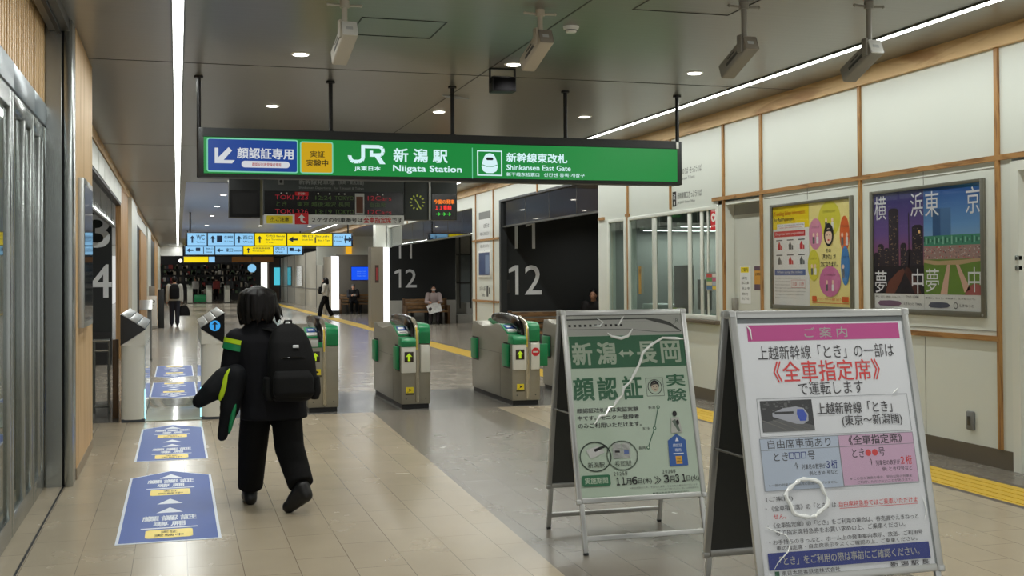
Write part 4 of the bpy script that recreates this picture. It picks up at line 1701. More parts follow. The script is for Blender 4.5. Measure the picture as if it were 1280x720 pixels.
gate(1.475, 13.66, 'steel ticket gate partly behind the walking person', box=False, flaps=False)
gate(2.59, 13.66, 'steel and green ticket gate standing free in the middle of the row', True, False)
g3 = gate(3.97, 13.60, 'steel and green ticket gate with a red no entry disc', True, True, True, False)
m = MB()
m.box(.355, .545, .25, .272, .46, .74, GREEN, .008)
m.build('flap', g3)
gate(5.02, 13.62, 'ticket gate mostly hidden behind the green poster stand', True, False, True, False)


# ================================================================== FACE RECOGNITION GATE
GLP = mat('gate_side_glass', (178, 190, 196), .05, .1)
CYAN = glow('cyan_light', (150, 236, 250), 2.2)


def pylon(x0, s, label):
    """s=+1: screen slopes down to +x (stands on the left of the passage)"""
    t = thing('face_gate_pylon', label, 'gate pylon', (x0, 13.42, 0))
    t.scale = (s, 1, 1)
    L = 2.45
    m = MB()
    m.box(.002, .25, .02, L - .02, 0, .035, mat('plinth_slate', (70, 78, 88), .4))
    m.build('base', t)
    m = MB()
    pts = []
    for i in range(13):
        a = PI + PI * i / 12
        pts.append((.123 + .125 * math.cos(a), .0 + .06 + .06 * math.sin(a)))
    pts += [(.248, L), (-.002, L)]
    m.prism(pts, 'z', .03, .86, OFFW)
    m.prism([(-.002, .855), (.249, .855), (.249, 1.022)], 'y', .0, L, OFFW)
    m.build('body', t)
    m = MB()
    m.box(.249, .254, .10, L - .02, .10, .84, GLP)
    m.build('glass_side', t)
    m = MB()
    m.box(.249, .262, .06, .085, .03, .36, CYAN)
    m.build('light_strip', t)
    m = MB()
    m.prism([(-.006, .86), (-.006, 1.205), (.258, 1.035), (.258, 1.03)], 'y', -.004, L - .02, BLACKG)
    m.build('head', t)
    m = MB()
    ang = math.atan2(-.17, .264)
    for k in range(3):
        mx = Matrix.Translation((-.006, 0, 1.207)) @ Matrix.Rotation(-ang, 4, 'Y')
        m.box(.006 + k * .104, .006 + k * .104 + .095, .0, L - .03, 0, .012, ALU, .003, mx=mx)
    m.build('top_panel', t)
    return t


pylon(-.605, 1, 'white pylon with slanted silver top, on the left of the mat lane')
p2 = pylon(.505, -1, 'white pylon with a blue arrow on its black head, behind the walking person')
c = Canvas((.505 - .17, 13.415, 1.13), XP, ZP, .14, .14, 28, 28, .001)
AB = glow('arrow_blue', (50, 160, 235), .9)
c.disc(14, 14, 12, AB).layer().poly([(14, 4), (21, 12), (16, 11), (16, 23), (12, 23), (12, 11), (7, 12)], mat('arrow_navy', (10, 30, 60), .4))
o = c.build('arrow_sign', p2)
o.matrix_parent_inverse = Matrix.Translation(p2.location) .inverted() if False else (Matrix.Translation(p2.location) @ Matrix.Diagonal((-1, 1, 1, 1))).inverted()
m = MB()
m.box(-.355, .255, 13.42, 15.85, 0, .012, mat('white_floor_plate', (186, 188, 176), .12), .004)
for y in (13.85, 14.5, 15.1):
    m.box(-.355, .255, y, y + .02, .0125, .0128, GREY)
tag(m.build('floor_plate'), 'glossy pale floor plate between the two white pylons', 'floor plate')

# floor mats
MBL = mat('mat_blue', (48, 84, 164), .5)
MW = mat('mat_white', (214, 222, 234), .4)
MY = mat('mat_yellow', (242, 214, 62), .4)


def floor_mat(y0, y1, tip, flip, label):
    xl, xr = -.367, .257
    L = abs(tip) + (y1 - y0)
    m = MB()
    sgn = -1 if flip else 1
    base_y = y1 if flip else y0
    W = xr - xl
    P = lambda x, t: (xl + (W - x if flip else x), base_y + sgn * t)
    pts = [P(0, 0), P(W, 0), P(W, y1 - y0), P(W / 2, L), P(0, y1 - y0)]
    m.prism(pts, 'z', 0, .002, MW)
    o = m.build('floor_mat')
    tag(o, label, 'floor mat')
    cx = Canvas((xl if not flip else xr, base_y + sgn * L, .002), (sgn, 0, 0), (0, sgn, 0), W, L, 100, 440, .0004)
    yb = 440 * tip / L
    cx.poly([(50, 4), (97, yb + 2), (97, 436), (3, 436), (3, yb + 2)], MBL)
    cx.layer()
    for s_, y in ((38, 38), (0, 0)):
        pass
    cx.poly([(50, 30), (64, 62), (36, 62)], MW)
    cx.poly([(50, 208), (64, 240), (36, 240)], MW).poly([(50, 262), (64, 292), (36, 292)], MW)
    for ya in (70, 308):
        cx.text('顔 認 証', 22, ya, 78, ya + 28, MW, .05).text('専 用', 34, ya + 32, 66, ya + 58, MW, .05)
        cx.line([(22, ya + 66), (78, ya + 66)], 5, MW)
        cx.rect(27, ya + 74, 73, ya + 114, MY, 5)
        cx.layer().text('実証', 42, ya + 80, 58, ya + 92, INK).text('実験中', 36, ya + 96, 64, ya + 108, INK)
    cx.build('print', o)


floor_mat(7.28, 9.66, .29, False, 'blue arrow floor mat nearest the camera beside the walking person')
floor_mat(10.52, 12.76, .3, False, 'blue arrow floor mat right before the white pylons')
floor_mat(16.2, 18.4, .25, True, 'blue floor mat just beyond the pale floor plate, facing away')
floor_mat(19.5, 21.85, .25, True, 'farthest blue floor mat in the lane')

# ================================================================== POSTER STANDS
def a_board(x, y, rz, w, L, a, ab, pl, label, pole):
    """x right, front leans towards -y. returns root and front-panel canvas factory"""
    t = thing('poster_stand', label, 'poster stand', (x, y, 0), rz)
    top = math.sqrt(L * L - a * a)
    fr = Matrix.Translation((0, -.02, top)) @ Matrix.Rotation(-math.atan2(a, top), 4, 'X')   # local z down the front slope = -z
    bk = Matrix.Translation((0, .02, top)) @ Matrix.Rotation(math.atan2(ab, top), 4, 'X')
    Lb = math.hypot(ab, top)
    hw = w / 2
    for mx, LL, nm, s_ in ((fr, L, 'front_frame', -1), (bk, Lb, 'rear_frame', 1)):
        y0, y1 = (-.022, .0) if s_ < 0 else (0, .022)
        m = MB()
        m.box(-hw, -hw + .032, y0, y1, -pl, 0, pole, .005, mx=mx)
        m.box(hw - .032, hw, y0, y1, -pl, 0, pole, .005, mx=mx)
        m.box(-hw + .032, hw - .032, y0, y1, -.032, 0, pole, .005, mx=mx)
        m.box(-hw + .032, hw - .032, y0, y1, -pl, -pl + .032, pole, .005, mx=mx)
        m.build(nm, t)
        for sx in (-1, 1):
            m = MB()
            m.box(sx * (hw - .03) - .014, sx * (hw - .03) + .014, y0 + .004, y1, -LL + .012, -pl + .005, pole, .003, mx=mx)
            m.box(sx * (hw - .03) - .013, sx * (hw - .03) + .013, y0 + .004, y1, -LL, -LL + .012, BLACK, mx=mx)
            m.build('leg', t)
        m = MB()
        m.box(-hw + .04, hw - .04, y0 + .006, y1, -LL + .075, -LL + .105, pole, .004, mx=mx)
        m.build('crossbar', t)
        m = MB()
        m.box(-hw + .03, hw - .03, (y0 + y1) / 2 - .002, (y0 + y1) / 2 + .002, -pl + .03, -.03, mat('stand_back_dark', (58, 60, 58), .55), mx=mx)
        m.build('panel', t)
        for sx in (-1, 1):
            for zz in (-.012, -pl + .012):
                m = MB()
                m.box(sx * (hw - .012) - .015, sx * (hw - .012) + .015, y0 - .003, y1 + .002, zz - .015, zz + .014, ALU, .006, mx=mx)
                m.build('corner_cap', t)
    for sx in (-1, 1):
        m = MB()
        m.box(sx * (hw - .015) - .012, sx * (hw - .015) + .012, -.024, .024, top - .03, top + .008, ALU, .004)
        m.build('hinge', t)
        pa = fr @ Vector((sx * (hw - .012), .0, -.62))
        pb = bk @ Vector((sx * (hw - .012), .0, -.62))
        m = MB()
        m.cyl(pa, pb, .006, STEELD)
        m.build('stay', t)
    n = fr.to_3x3() @ Vector((0, -1, 0))
    o = fr @ Vector((-hw, -.014, 0))
    v = fr.to_3x3() @ Vector((0, 0, 1))
    cv = lambda lift=0: Canvas(o + n * lift, (1, 0, 0), v, w, pl, w * 1000, pl * 1000, .0005)
    return t, cv, fr


def glare_ridge(t, fr, w, off, pts, r):
    """white ridge in the shape of glare on the wrinkled cover film (design units mm)"""
    P = [fr @ Vector((-w / 2 + x / 1000, -.019 - off, -y / 1000)) for x, y in pts]
    m = MB()
    m.tube(P, [r * (.45 + .75 * abs(math.sin(i * 1.7 + len(P)))) if 0 < i < len(P) - 1 else r * .3 for i in range(len(P))], GLARE, 8)
    return m


GLARE = mat('wrinkle_glare_white', (236, 240, 238), .12, .0, 0, 1.0, 1.0)  # opaque white, paints the glare along the film wrinkles
# --- green stand
PG = mat('stand_sheet_grey_green', (188, 206, 188), .5)
PGD = mat('stand_green', (44, 104, 72), .5)
PGL = mat('stand_letter_pale', (170, 186, 166), .5)
PGG = mat('stand_sheet_top_grey', (176, 178, 172), .5)
t, cv, fr = a_board(2.619, 6.566, -.018, .811, 1.433, .364, .304, 1.146, 'aluminium poster stand with a green face recognition trial poster', ALU)
c = cv()
c.rect(30, 34, 781, 1118, PG)
c.layer().rect(30, 34, 781, 158, PGG)
c.layer().poly([(34, 54), (550, 50), (640, 62), (700, 82), (770, 135), (768, 142), (690, 100), (610, 80), (540, 60), (34, 62)], mat('train_roof_dark', (62, 66, 62), .5))
for i in range(11):
    c.rect(42 + i * 33, 88, 58 + i * 33, 102, INK)
c.line([(40, 118), (420, 120), (620, 142), (766, 142)], 4, GINK).line([(40, 70), (600, 78)], 2, GINK)
c.text('JR', 722, 60, 762, 95, mat('mark_grey', (96, 110, 100), .5))
c.rect(38, 160, 786, 356, PGD)
c.layer()
for s_, x0, x1 in (('新', 50, 178), ('潟', 206, 330), ('長', 464, 592), ('岡', 620, 748)):
    c.text(s_, x0, 198, x1, 336, PGL, .022)
c.poly([(346, 270), (376, 246), (376, 262), (414, 262), (414, 246), (444, 270), (414, 294), (414, 278), (376, 278), (376, 294)], PGL)
for s_, x0, x1 in (('顔', 36, 170), ('認', 190, 316), ('証', 350, 476)):
    c.text(s_, x0, 408, x1, 550, PGD, .022)
c.text('実', 634, 404, 758, 480, PGD, .022).text('験', 628, 494, 758, 572, PGD, .022)
c.frame(500, 424, 614, 536, 3, mat('mark_grey', (96, 110, 100), .5))
c.ring(557, 480, 46, 4, INK).layer().disc(557, 470, 28, INK, 30).layer().disc(557, 482, 24, mat('stand_face', (196, 184, 162), .5), 27)
c.layer().disc(547, 478, 3, INK).disc(567, 478, 3, INK).line([(550, 496), (564, 496)], 3, INK).poly([(533, 474), (545, 458), (570, 456), (581, 474), (570, 464), (548, 466)], INK)
c.text('顔認証改札機は実証実験', 48, 594, 436, 622, INK, .008).text('中です。モニター登録者', 48, 638, 436, 666, INK, .008).text('のみご利用いただけます。', 48, 682, 446, 712, INK, .008)
c.line([(563, 603), (526, 728), (473, 841)], 5, PGD)
for x, y, s_, lx in ((563, 603, '新潟', 500), (526, 728, '燕三条', 450), (473, 841, '長岡', 412)):
    c.disc(x, y, 11, PGD).layer().disc(x, y, 6, PG).text(s_, lx, y - 8, lx + 44, y + 10, INK)
for x, s_, xb in ((138, '新潟駅', 0), (305, '長岡駅', 1)):
    c.ring(x, 880, 99, 7, mat('ring_dark', (56, 70, 60), .5), 88)
    c.text(s_, x - 52, 912, x + 52, 944, INK)
    if xb:
        c.rect(x - 58, 806, x - 4, 896, LGREY).rect(x + 2, 806, x + 52, 896, LGREY).layer().rect(x - 44, 850, x - 14, 862, INK).rect(x + 12, 850, x + 42, 872, POB)
    else:
        c.poly([(x - 54, 840), (x + 20, 818), (x + 60, 856), (x - 30, 892)], LGREY).layer().poly([(x - 10, 838), (x + 66, 812), (x + 74, 824), (x, 852)], INK)
c.poly([(660, 767), (716, 806), (716, 957), (597, 957), (602, 806)], mat('stand_blue', (48, 90, 160), .5))
c.layer().poly([(660, 786), (672, 812), (648, 812)], MW).text('顔認証', 630, 826, 690, 846, MW).text('専用', 640, 854, 680, 874, MW).rect(640, 900, 680, 946, mat('stand_gold', (226, 170, 60), .5)).rect(628, 882, 694, 888, MW)
c.layer().text('実証', 648, 908, 674, 922, INK).text('実験中', 644, 926, 676, 940, INK)
c.disc(664, 646, 14, INK, 16).poly([(640, 672), (688, 668), (700, 760), (628, 762)], PGG).layer().poly([(640, 690), (664, 680), (690, 752), (676, 756)], mat('mark_grey', (96, 110, 100), .5)).disc(676, 700, 10, INK, 16)
c.rect(41, 986, 216, 1050, PGD, 12).layer().text('実施期間', 58, 1000, 200, 1036, PGL, .016)
c.text('２０２５年', 240, 972, 326, 998, INK, .01).text('２０２６年', 546, 974, 630, 1000, INK, .01)
c.text('１１', 252, 1006, 306, 1052, INK, .026).text('月', 310, 1014, 344, 1052, INK, .01).text('６', 348, 1006, 382, 1052, INK, .026).text('日(木)', 386, 1016, 472, 1054, INK, .006)
c.text('》', 488, 1012, 532, 1056, INK).text('３', 548, 1006, 582, 1052, INK, .026).text('月', 586, 1014, 618, 1052, INK, .01).text('３１', 622, 1006, 690, 1052, INK, .026).text('日(火)', 694, 1016, 774, 1054, INK, .006)
c.text('※実証実験のため、予告なく変更・中止となる場合がございます。', 330, 1066, 766, 1078, GINK).text('あらかじめご了承ください。詳しくは駅係員まで。', 500, 1084, 766, 1094, GINK).text('●東日本旅客鉄道株式会社', 470, 1104, 700, 1112, INK)
c.build('poster', t)
mm = MB()
mm.box(-.38, .38, -.0195, -.0185, -1.115, -.032, FILM, mx=fr)
mm.build('cover_film', t)
for i, (r, pts) in enumerate(((.0085, [(785, 190), (720, 185), (640, 180), (560, 222), (500, 270), (470, 340), (430, 400), (395, 450), (355, 480), (345, 520), (300, 560), (280, 590), (250, 595), (225, 640), (190, 640), (150, 690)]),
                              (.006, [(225, 48), (265, 78), (240, 100), (190, 98)]), (.006, [(400, 42), (380, 70), (362, 96)]), (.0095, [(285, 142), (310, 165), (370, 178), (415, 165), (450, 120)]))):
    o = glare_ridge(t, fr, .811, 0, pts, r).build('film_glare', t)

# --- white stand
t, cv, fr = a_board(2.706, 4.478, -.02, .873, 1.474, .318, .283, 1.137, 'aluminium poster stand with a white notice about reserved seat trains', ALU)
c = cv()
SH = mat('notice_sheet', (232, 236, 240), .5)
MAG = mat('notice_magenta', (196, 74, 146), .5)
PKL = mat('notice_pink', (214, 178, 206), .5)
BLL = mat('notice_pale_blue', (190, 204, 222), .5)
NV = mat('notice_navy', (28, 50, 140), .5)
RD2 = mat('notice_red', (222, 62, 62), .5)
BK2 = mat('notice_ink', (52, 50, 54), .5)
c.rect(32, 34, 841, 1105, SH)
c.layer().rect(32, 34, 841, 54, mat('notice_mount_grey', (110, 118, 118), .45)).rect(835, 54, 841, 1105, mat('notice_edge_grey', (150, 156, 158), .45))
c.layer().rect(75, 62, 816, 132, MAG)
c.layer().text('ご 案 内', 346, 76, 556, 122, PGG, .006)
c.text('上越新幹線「とき」の一部は', 114, 152, 776, 214, BK2)
c.text('《全車指定席》', 178, 220, 694, 312, RD2, .006)
c.text('で運転します', 286, 312, 600, 370, BK2)
G1 = mat('notice_line', (140, 144, 150), .5)
c.frame(84, 378, 812, 540, 2, G1)
PT = [mat('photo_dark', (52, 54, 56), .5), mat('photo_grey', (98, 100, 100), .5), mat('photo_train_white', (176, 180, 190), .5), mat('photo_train_blue', (52, 84, 190), .4), mat('photo_rail', (128, 126, 120), .5)]
c.rect(98, 388, 342, 520, PT[0])
c.layer()
for i in range(22):
    x, y = rnd.uniform(100, 320), rnd.uniform(390, 430)
    c.rect(x, y, x + rnd.uniform(4, 16), y + rnd.uniform(2, 12), PT[1])
c.poly([(100, 520), (100, 480), (200, 462), (342, 500), (342, 520)], PT[1])
for x in (120, 170, 220):
    c.line([(x - 20, 470), (x + 100, 518)], 4, PT[4])
c.layer().poly([(150, 440), (200, 422), (262, 416), (300, 424), (318, 450), (316, 478), (290, 492), (258, 490), (150, 456)], PT[2])
c.layer().poly([(268, 428), (296, 428), (312, 456), (304, 478), (276, 478), (264, 450)], PT[3]).rect(160, 436, 250, 446, PT[0])
c.text('上越新幹線「とき」', 362, 404, 728, 456, BK2, .004).text('(東京〜新潟間)', 476, 462, 770, 514, BK2, .004)
c.rect(76, 546, 446, 764, BLL).rect(446, 546, 812, 758, PKL)
c.layer().frame(76, 546, 446, 764, 2, G1).frame(446, 546, 812, 764, 2, G1).rect(76, 594, 812, 596, G1)
c.text('自由席車両あり', 112, 552, 408, 590, BK2).text('《全車指定席》', 494, 550, 756, 590, BK2, .008)
c.text('とき', 134, 606, 200, 642, BK2)
for i in range(3):
    c.frame(204 + i * 28, 608, 228 + i * 28, 636, 3, NV)
c.text('号', 292, 606, 326, 642, BK2)
c.text('とき', 504, 606, 562, 644, BK2).disc(582, 626, 14, RD2).disc(614, 626, 14, RD2).text('号', 632, 606, 662, 642, BK2)
c.text('↑', 226, 650, 240, 682, BK2).text('列車名の数字が', 258, 660, 370, 682, BK2).text('３桁', 374, 648, 426, 684, NV, .008).text('例:とき301号など', 290, 690, 424, 708, BK2)
c.text('↑', 582, 650, 596, 682, BK2).text('列車名の数字が', 612, 660, 730, 682, BK2).text('２桁', 734, 646, 790, 684, RD2, .008).text('例: とき57号など', 640, 690, 788, 708, BK2)
c.text('※ 一部の列車では自由席の設定がございません。', 96, 734, 420, 746, GINK).text('※ この日が満席の場合、翌日以降の列車を', 480, 726, 780, 738, GINK).text('ご利用いただけないことがあります。', 512, 742, 780, 754, GINK)
c.text('(ご案内)', 76, 786, 200, 808, BK2)
c.text('・《全車指定席》の「とき」は、', 70, 822, 408, 846, BK2).text('自由席特急券ではご乗車いただけま', 412, 822, 790, 846, RD2).rect(412, 850, 790, 852, RD2).text('せん。', 102, 858, 160, 878, RD2)
c.text('・《全車指定席》の「とき」をご利用の場合は、券売機やえきねっと', 70, 892, 784, 914, BK2).text('等で指定席特急券をお買い求めの上、ご乗車ください。', 104, 922, 716, 944, BK2)
c.text('・お手持ちのきっぷと、ホーム上の発車案内表示、放送、ご利用号', 70, 960, 794, 980, BK2).text('車の指定席・自由席表示をよくご確認の上、ご乗車ください。', 100, 986, 764, 1004, BK2)
c.rect(57, 1012, 816, 1080, NV)
c.layer().text('「とき」をご利用の際は事前にご確認ください。', 108, 1028, 764, 1064, PGG, .006)
c.rect(80, 1086, 100, 1104, PGD).text('東日本旅客鉄道株式会社', 110, 1086, 380, 1104, BK2).text('新 潟 駅 長', 618, 1084, 806, 1104, BK2, .006)
c.build('poster', t)
mm = MB()
mm.box(-.405, .405, -.0195, -.0185, -1.105, -.032, FILM, mx=fr)
mm.build('cover_film', t)
ring_ = [(265 + 92 * math.cos(a) + 8 * math.sin(5 * a), 800 + 78 * math.sin(a)) for a in [2 * PI * i / 28 for i in range(29)]]
for r, pts in ((.0095, ring_), (.003, [(60, 906), (100, 925), (150, 945), (165, 975), (150, 1010), (100, 1050), (80, 1075)]), (.003, [(812, 820), (822, 845), (826, 885), (812, 920)]), (.003, [(735, 378), (755, 366), (770, 352)]), (.004, [(70, 60), (88, 80), (92, 125)])):
    glare_ridge(t, fr, .873, 0, pts, r).build('film_glare', t)


# ================================================================== PEOPLE
def hand(m, wrist, d, palm_n, s, mm):
    """five fingers curled a little; d = direction of the hand, palm_n = palm normal, s = side of the thumb"""
    w_, d, pn = Vector(wrist), Vector(d).normalized(), Vector(palm_n).normalized()
    sd = d.cross(pn).normalized() * s
    m.cap(w_, w_ + d * .03, .026, .03, mm)
    for k, (off, ln) in enumerate(((.027, .068), (.009, .076), (-.009, .071), (-.026, .056))):
        a = w_ + d * .075 + sd * off
        m.cap(w_ + d * .03 + sd * off * .8, a, .016, .0115, mm)
        b_ = a + d * ln * .55 + pn * .008
        m.cap(a, b_, .0105, .0095, mm)
        m.cap(b_, b_ + d * ln * .35 + pn * .022, .0095, .008, mm)
    q = w_ + d * .03 + sd * .03
    m.cap(w_ + d * .012 + sd * .02, q + sd * .012 + d * .012, .015, .012, mm)
    m.cap(q + sd * .012 + d * .012, q + sd * .022 + d * .045 + pn * .01, .011, .009, mm)


def figure(label, loc, rz, J, top, leg, shoe, hair, coat_rings, extra_top=None, vox=.014, sleeve=(.062, .05, .042), legr=(.095, .075, .062), face=True, hair_len=.0, mask=None, hand_d=None, group=None, cuff=.93, shoe_k=1.0):
    """J: joints in local space, person faces +Y"""
    t = thing('person', label, 'person', loc, rz, group)
    V = {k: Vector(v) for k, v in J.items()}
    m = MB()
    H = V['head']
    m.ball(H, (.076, .094, .108), SKIN, 3)
    m.ball(H + Vector((0, .035, -.06)), (.052, .055, .05), SKIN)
    m.ball(H + Vector((0, .095, -.015)), (.014, .02, .022), SKIN, 1)
    for s_ in (-1, 1):
        m.ball(H + Vector((s_ * .076, -.005, -.015)), (.012, .022, .032), SKIN, 1)
        m.ball(H + Vector((s_ * .032, .082, -.035)), (.02, .016, .018), SKIN, 1)
    m.ball(H + Vector((0, .09, -.065)), (.022, .012, .01), SKIN, 1)
    m.cap(H + Vector((0, -.015, -.07)), V['neck'], .052, .058, SKIN)
    m.loft([(V['pelvis'] + Vector((0, 0, -.06)), .14, .095), (V['pelvis'] + Vector((0, 0, .08)), .15, .1), ((V['pelvis'] + V['chest']) / 2, .13, .085), (V['chest'], .16, .1), (V['neck'] + Vector((0, 0, -.06)), .13, .075), (V['neck'], .06, .055)], SKIN)
    for s_ in 'LR':
        m.cap(V['sh' + s_], V['el' + s_], .045, .036, SKIN)
        m.cap(V['el' + s_], V['ha' + s_], .036, .024, SKIN)
        m.cap(V['sh' + s_] + Vector((0, 0, -.03)), V['neck'] + Vector((0, 0, -.05)), .035, .04, SKIN)
        hd = V['ha' + s_] - V['el' + s_] if not hand_d else Vector(hand_d[s_])
        hand(m, V['ha' + s_], hd, Vector((1 if s_ == 'L' else -1, .1, 0)), 1 if s_ == 'L' else -1, SKIN)
        m.cap(V['hip' + s_], V['kn' + s_], .075, .052, SKIN)
        m.cap(V['kn' + s_], V['an' + s_], .052, .034, SKIN)
        m.cap(V['an' + s_], V['toe' + s_], .034, .028, SKIN)
    m.organic('body', SKIN, t, vox * .6 if vox < .02 else vox, 3)
    if face:
        m = MB()
        for s_ in (-1, 1):
            m.ball(H + Vector((s_ * .03, .0845, .004)), (.014, .008, .006), BLACK, 1)
            m.box(H.x + s_ * .03 - .018, H.x + s_ * .03 + .018, H.y + .083, H.y + .092, H.z + .018, H.z + .024, HAIR)
        m.build('eyes', t)
        m = MB()
        m.ball(H + Vector((0, .099, -.065)), (.02, .006, .005), mat('lips', (168, 96, 88), .5), 1)
        m.build('mouth', t)
    if mask:
        m = MB()
        m.ball(H + Vector((0, .06, -.045)), (.062, .055, .045), mask, 2)
        m.build('face_mask', t)
    # hair: skull cap left open at the face
    m = MB()
    m.ball(H + Vector((0, -.018, .022)), (.088, .102, .108), hair, 3)
    if hair_len:
        for i in range(9):
            a = PI + PI * (i - 1) / 7 if i else PI
            a = PI * .86 + (PI * 1.28) * i / 8
            p = H + Vector((.078 * math.cos(a), -.018 + .088 * math.sin(a), .03))
            e = p + Vector((.018 * math.cos(a), .018 * math.sin(a), -hair_len))
            m.cap(p, e, .034, .03, hair)
    m.organic('hair', hair, t, vox * .7, 4)
    # top
    m = MB()
    m.loft([(Vector(c_), rx, ry) for c_, rx, ry in coat_rings], top, 24, 2.3)
    for s_ in 'LR':
        m.cap(V['sh' + s_], V['el' + s_], sleeve[0] + .012, sleeve[1], top)
        q = V['el' + s_].lerp(V['ha' + s_], .93)
        m.cap(V['el' + s_], q, sleeve[1], sleeve[2], top)
    if extra_top:
        extra_top(m)
    m.organic('jacket', top, t, vox, 4)
    m = MB()
    for s_ in 'LR':
        m.cap(V['hip' + s_], V['kn' + s_], legr[0], legr[1], leg)
        q = V['kn' + s_].lerp(V['an' + s_], cuff)
        m.cap(V['kn' + s_], q.lerp(V['kn' + s_], .15), legr[1], legr[2], leg)
        m.cyl(V['kn' + s_], q + (q - V['kn' + s_]).normalized() * legr[2] * .55, legr[1] * .97, leg, legr[2], 20)
    m.cap(V['hipL'], V['hipR'], legr[0], legr[0], leg)
    m.ball(V['pelvis'], (.15, .11, .12), leg)
    m.organic('trousers', leg, t, vox, 4)
    for s_ in 'LR':
        a, b_ = V['an' + s_], V['toe' + s_]
        m = MB()
        d = (b_ - a)
        fl = Vector((d.x, d.y, 0)).normalized() if Vector((d.x, d.y, 0)).length > 1e-4 else Vector((0, 1, 0))
        heel = a + Vector((0, 0, -.045)) - fl * .035
        m.cap(heel, b_, .036 * shoe_k, .036 * shoe_k, shoe)
        m.cap(a + Vector((0, 0, .01)), heel, .042 * shoe_k, .037 * shoe_k, shoe)
        m.cap(a, b_.lerp(a, .35), .042 * shoe_k, .038 * shoe_k, shoe)
        m.organic('shoe', shoe, t, .011, 3)
    return t


COATM = vary(mat('coat_navy_black', (9, 10, 16), .8, 0, 0, .25), 30, .2)
TRM = vary(mat('trouser_black', (8, 8, 9), .85, 0, 0, .2), 30, .2)
SHOE = mat('shoe_black', (10, 10, 11), .5)
LIME = mat('jacket_lime', (182, 214, 20), .5)
JGRN = mat('jacket_green', (16, 128, 78), .5)
J = dict(head=(-.105, 0.02, 1.425), neck=(-.09, 0, 1.285), chest=(-.06, 0, 1.12), pelvis=(-.02, 0, .80),
         shL=(-.245, 0, 1.17), elL=(-.30, .0, .93), haL=(-.20, .22, .90), shR=(.12, 0, 1.17), elR=(.19, .05, .93), haR=(.10, .26, .92),
         hipL=(-.11, 0, .76), knL=(-.135, .08, .43), anL=(-.15, .19, .085), toeL=(-.16, .33, .035),
         hipR=(.08, 0, .76), knR=(.10, -.08, .43), anR=(.165, -.30, .175), toeR=(.085, -.21, .04))
RG = [((.005, -.01, .62), .232, .16), ((.0, 0, .72), .228, .158), ((-.02, 0, .9), .226, .15), ((-.045, 0, 1.06), .215, .14), ((-.06, 0, 1.16), .205, .125), ((-.07, 0, 1.215), .17, .10), ((-.085, 0, 1.26), .12, .095), ((-.09, 0, 1.305), .088, .082)]


def xt(m):
    m.tube([(-.15, -.02, 1.235), (-.09, -.075, 1.27), (-.02, -.02, 1.235)], .03, COATM, 10)     # hood roll


wm = figure('person in a black coat walking towards the gates, seen from behind', (.64, 8.15, 0), 0, J, COATM, TRM, SHOE, HAIR, RG, xt, .011, (.075, .07, .055), (.112, .105, .088), True, .0, cuff=.78, shoe_k=1.3)
for ob in list(wm.children):
    if ob.name.startswith('hair'):
        bpy.data.objects.remove(ob)
m = MB()
m.ball((-.105, -.002, 1.44), (.104, .114, .108), HAIR, 3)
hr = random.Random(3)
for i in range(58):
    a = PI * .80 + PI * 1.4 * i / 57
    ca, sa = math.cos(a), math.sin(a)
    wv = hr.uniform(-.012, .012)
    p0 = Vector((-.105 + .062 * ca, -.005 + .07 * sa, 1.515))
    p1 = Vector((-.105 + (.112 + wv) * ca, -.005 + (.112 + wv) * sa, 1.415 + hr.uniform(-.02, .02)))
    ln = hr.uniform(.08, .135) - (.03 if i > 46 else 0)
    fl_ = .045 if i > 42 else (.012 if i < 14 else -.006)
    p2 = p1 + Vector((fl_ * hr.uniform(.4, 1.3) * (1 if ca > 0 else -.6), -.004, -ln))
    m.tube([p0, (p0 + p1) / 2 + Vector((.018 * ca, .018 * sa, .012)), p1, (p1 + p2) / 2 + Vector((.004 * ca, .004 * sa, 0)), p2], [.022, .024, .021, .016, .005], HAIR, 7)
m.organic('hair', HAIR, wm, .0065, 1)
for (z0, z1, mt) in ((1.175, 1.145, LIME), (1.142, 1.10, JGRN)):
    m = MB()
    d0, d1 = Vector((-.245, 0, 1.17)), Vector((-.30, 0, .93))
    a0, a1 = d0.lerp(d1, (1.17 - z0) / .24), d0.lerp(d1, (1.17 - z1) / .24)
    m.cyl(a0, a1, .089, mt, .0885, 24)
    m.build('sleeve_stripe', wm)
# backpack
BP = vary(mat('backpack_black', (9, 10, 11), .75, 0, 0, .25), 60, .25, (1, 1, 1), 0, .1)
bp = thing('backpack', 'black backpack worn by the walking person', 'backpack', (.745, 7.93, .76), .0)
m = MB()
m.loft([((.0, 0, .0), .11, .07), ((.0, 0, .03), .155, .1), ((.005, 0, .14), .168, .115), ((.0, .0, .28), .16, .11), ((-.012, .02, .40), .142, .095), ((-.02, .035, .48), .105, .07), ((-.02, .04, .525), .05, .04)], BP, 28, 3.0)
m.organic('main_bag', BP, bp, .011, 5)
m = MB()
m.loft([((.005, -.10, .03), .12, .03), ((.005, -.115, .06), .14, .042), ((.0, -.11, .17), .135, .04), ((-.004, -.098, .215), .115, .025)], BP, 24, 3)
m.organic('front_pocket', BP, bp, .01, 4)
for s_ in (-1, 1):
    m = MB()
    m.loft([((s_ * .15, -.01, .01), .03, .07), ((s_ * .165, -.01, .06), .032, .075), ((s_ * .16, -.01, .17), .028, .07)], BP, 16, 2.6)
    m.organic('side_pocket', BP, bp, .011, 3)
    m = MB()
    m.tube([(s_ * .09, .09, .02), (s_ * .13 - .06, .17, .10), (s_ * .15 - .10, .30, .25), (s_ * .14 - .13, .34, .40), (s_ * .13 - .15, .28, .475), (s_ * .11 - .12, .17, .505), (s_ * .07 - .02, .08, .47)], .02, BP, 8, None, .5)
    m.build('strap', bp)
m = MB()
m.tube([(-.05, .05, .50), (-.04, .03, .545), (0, .03, .545), (.01, .05, .50)], .008, BP)
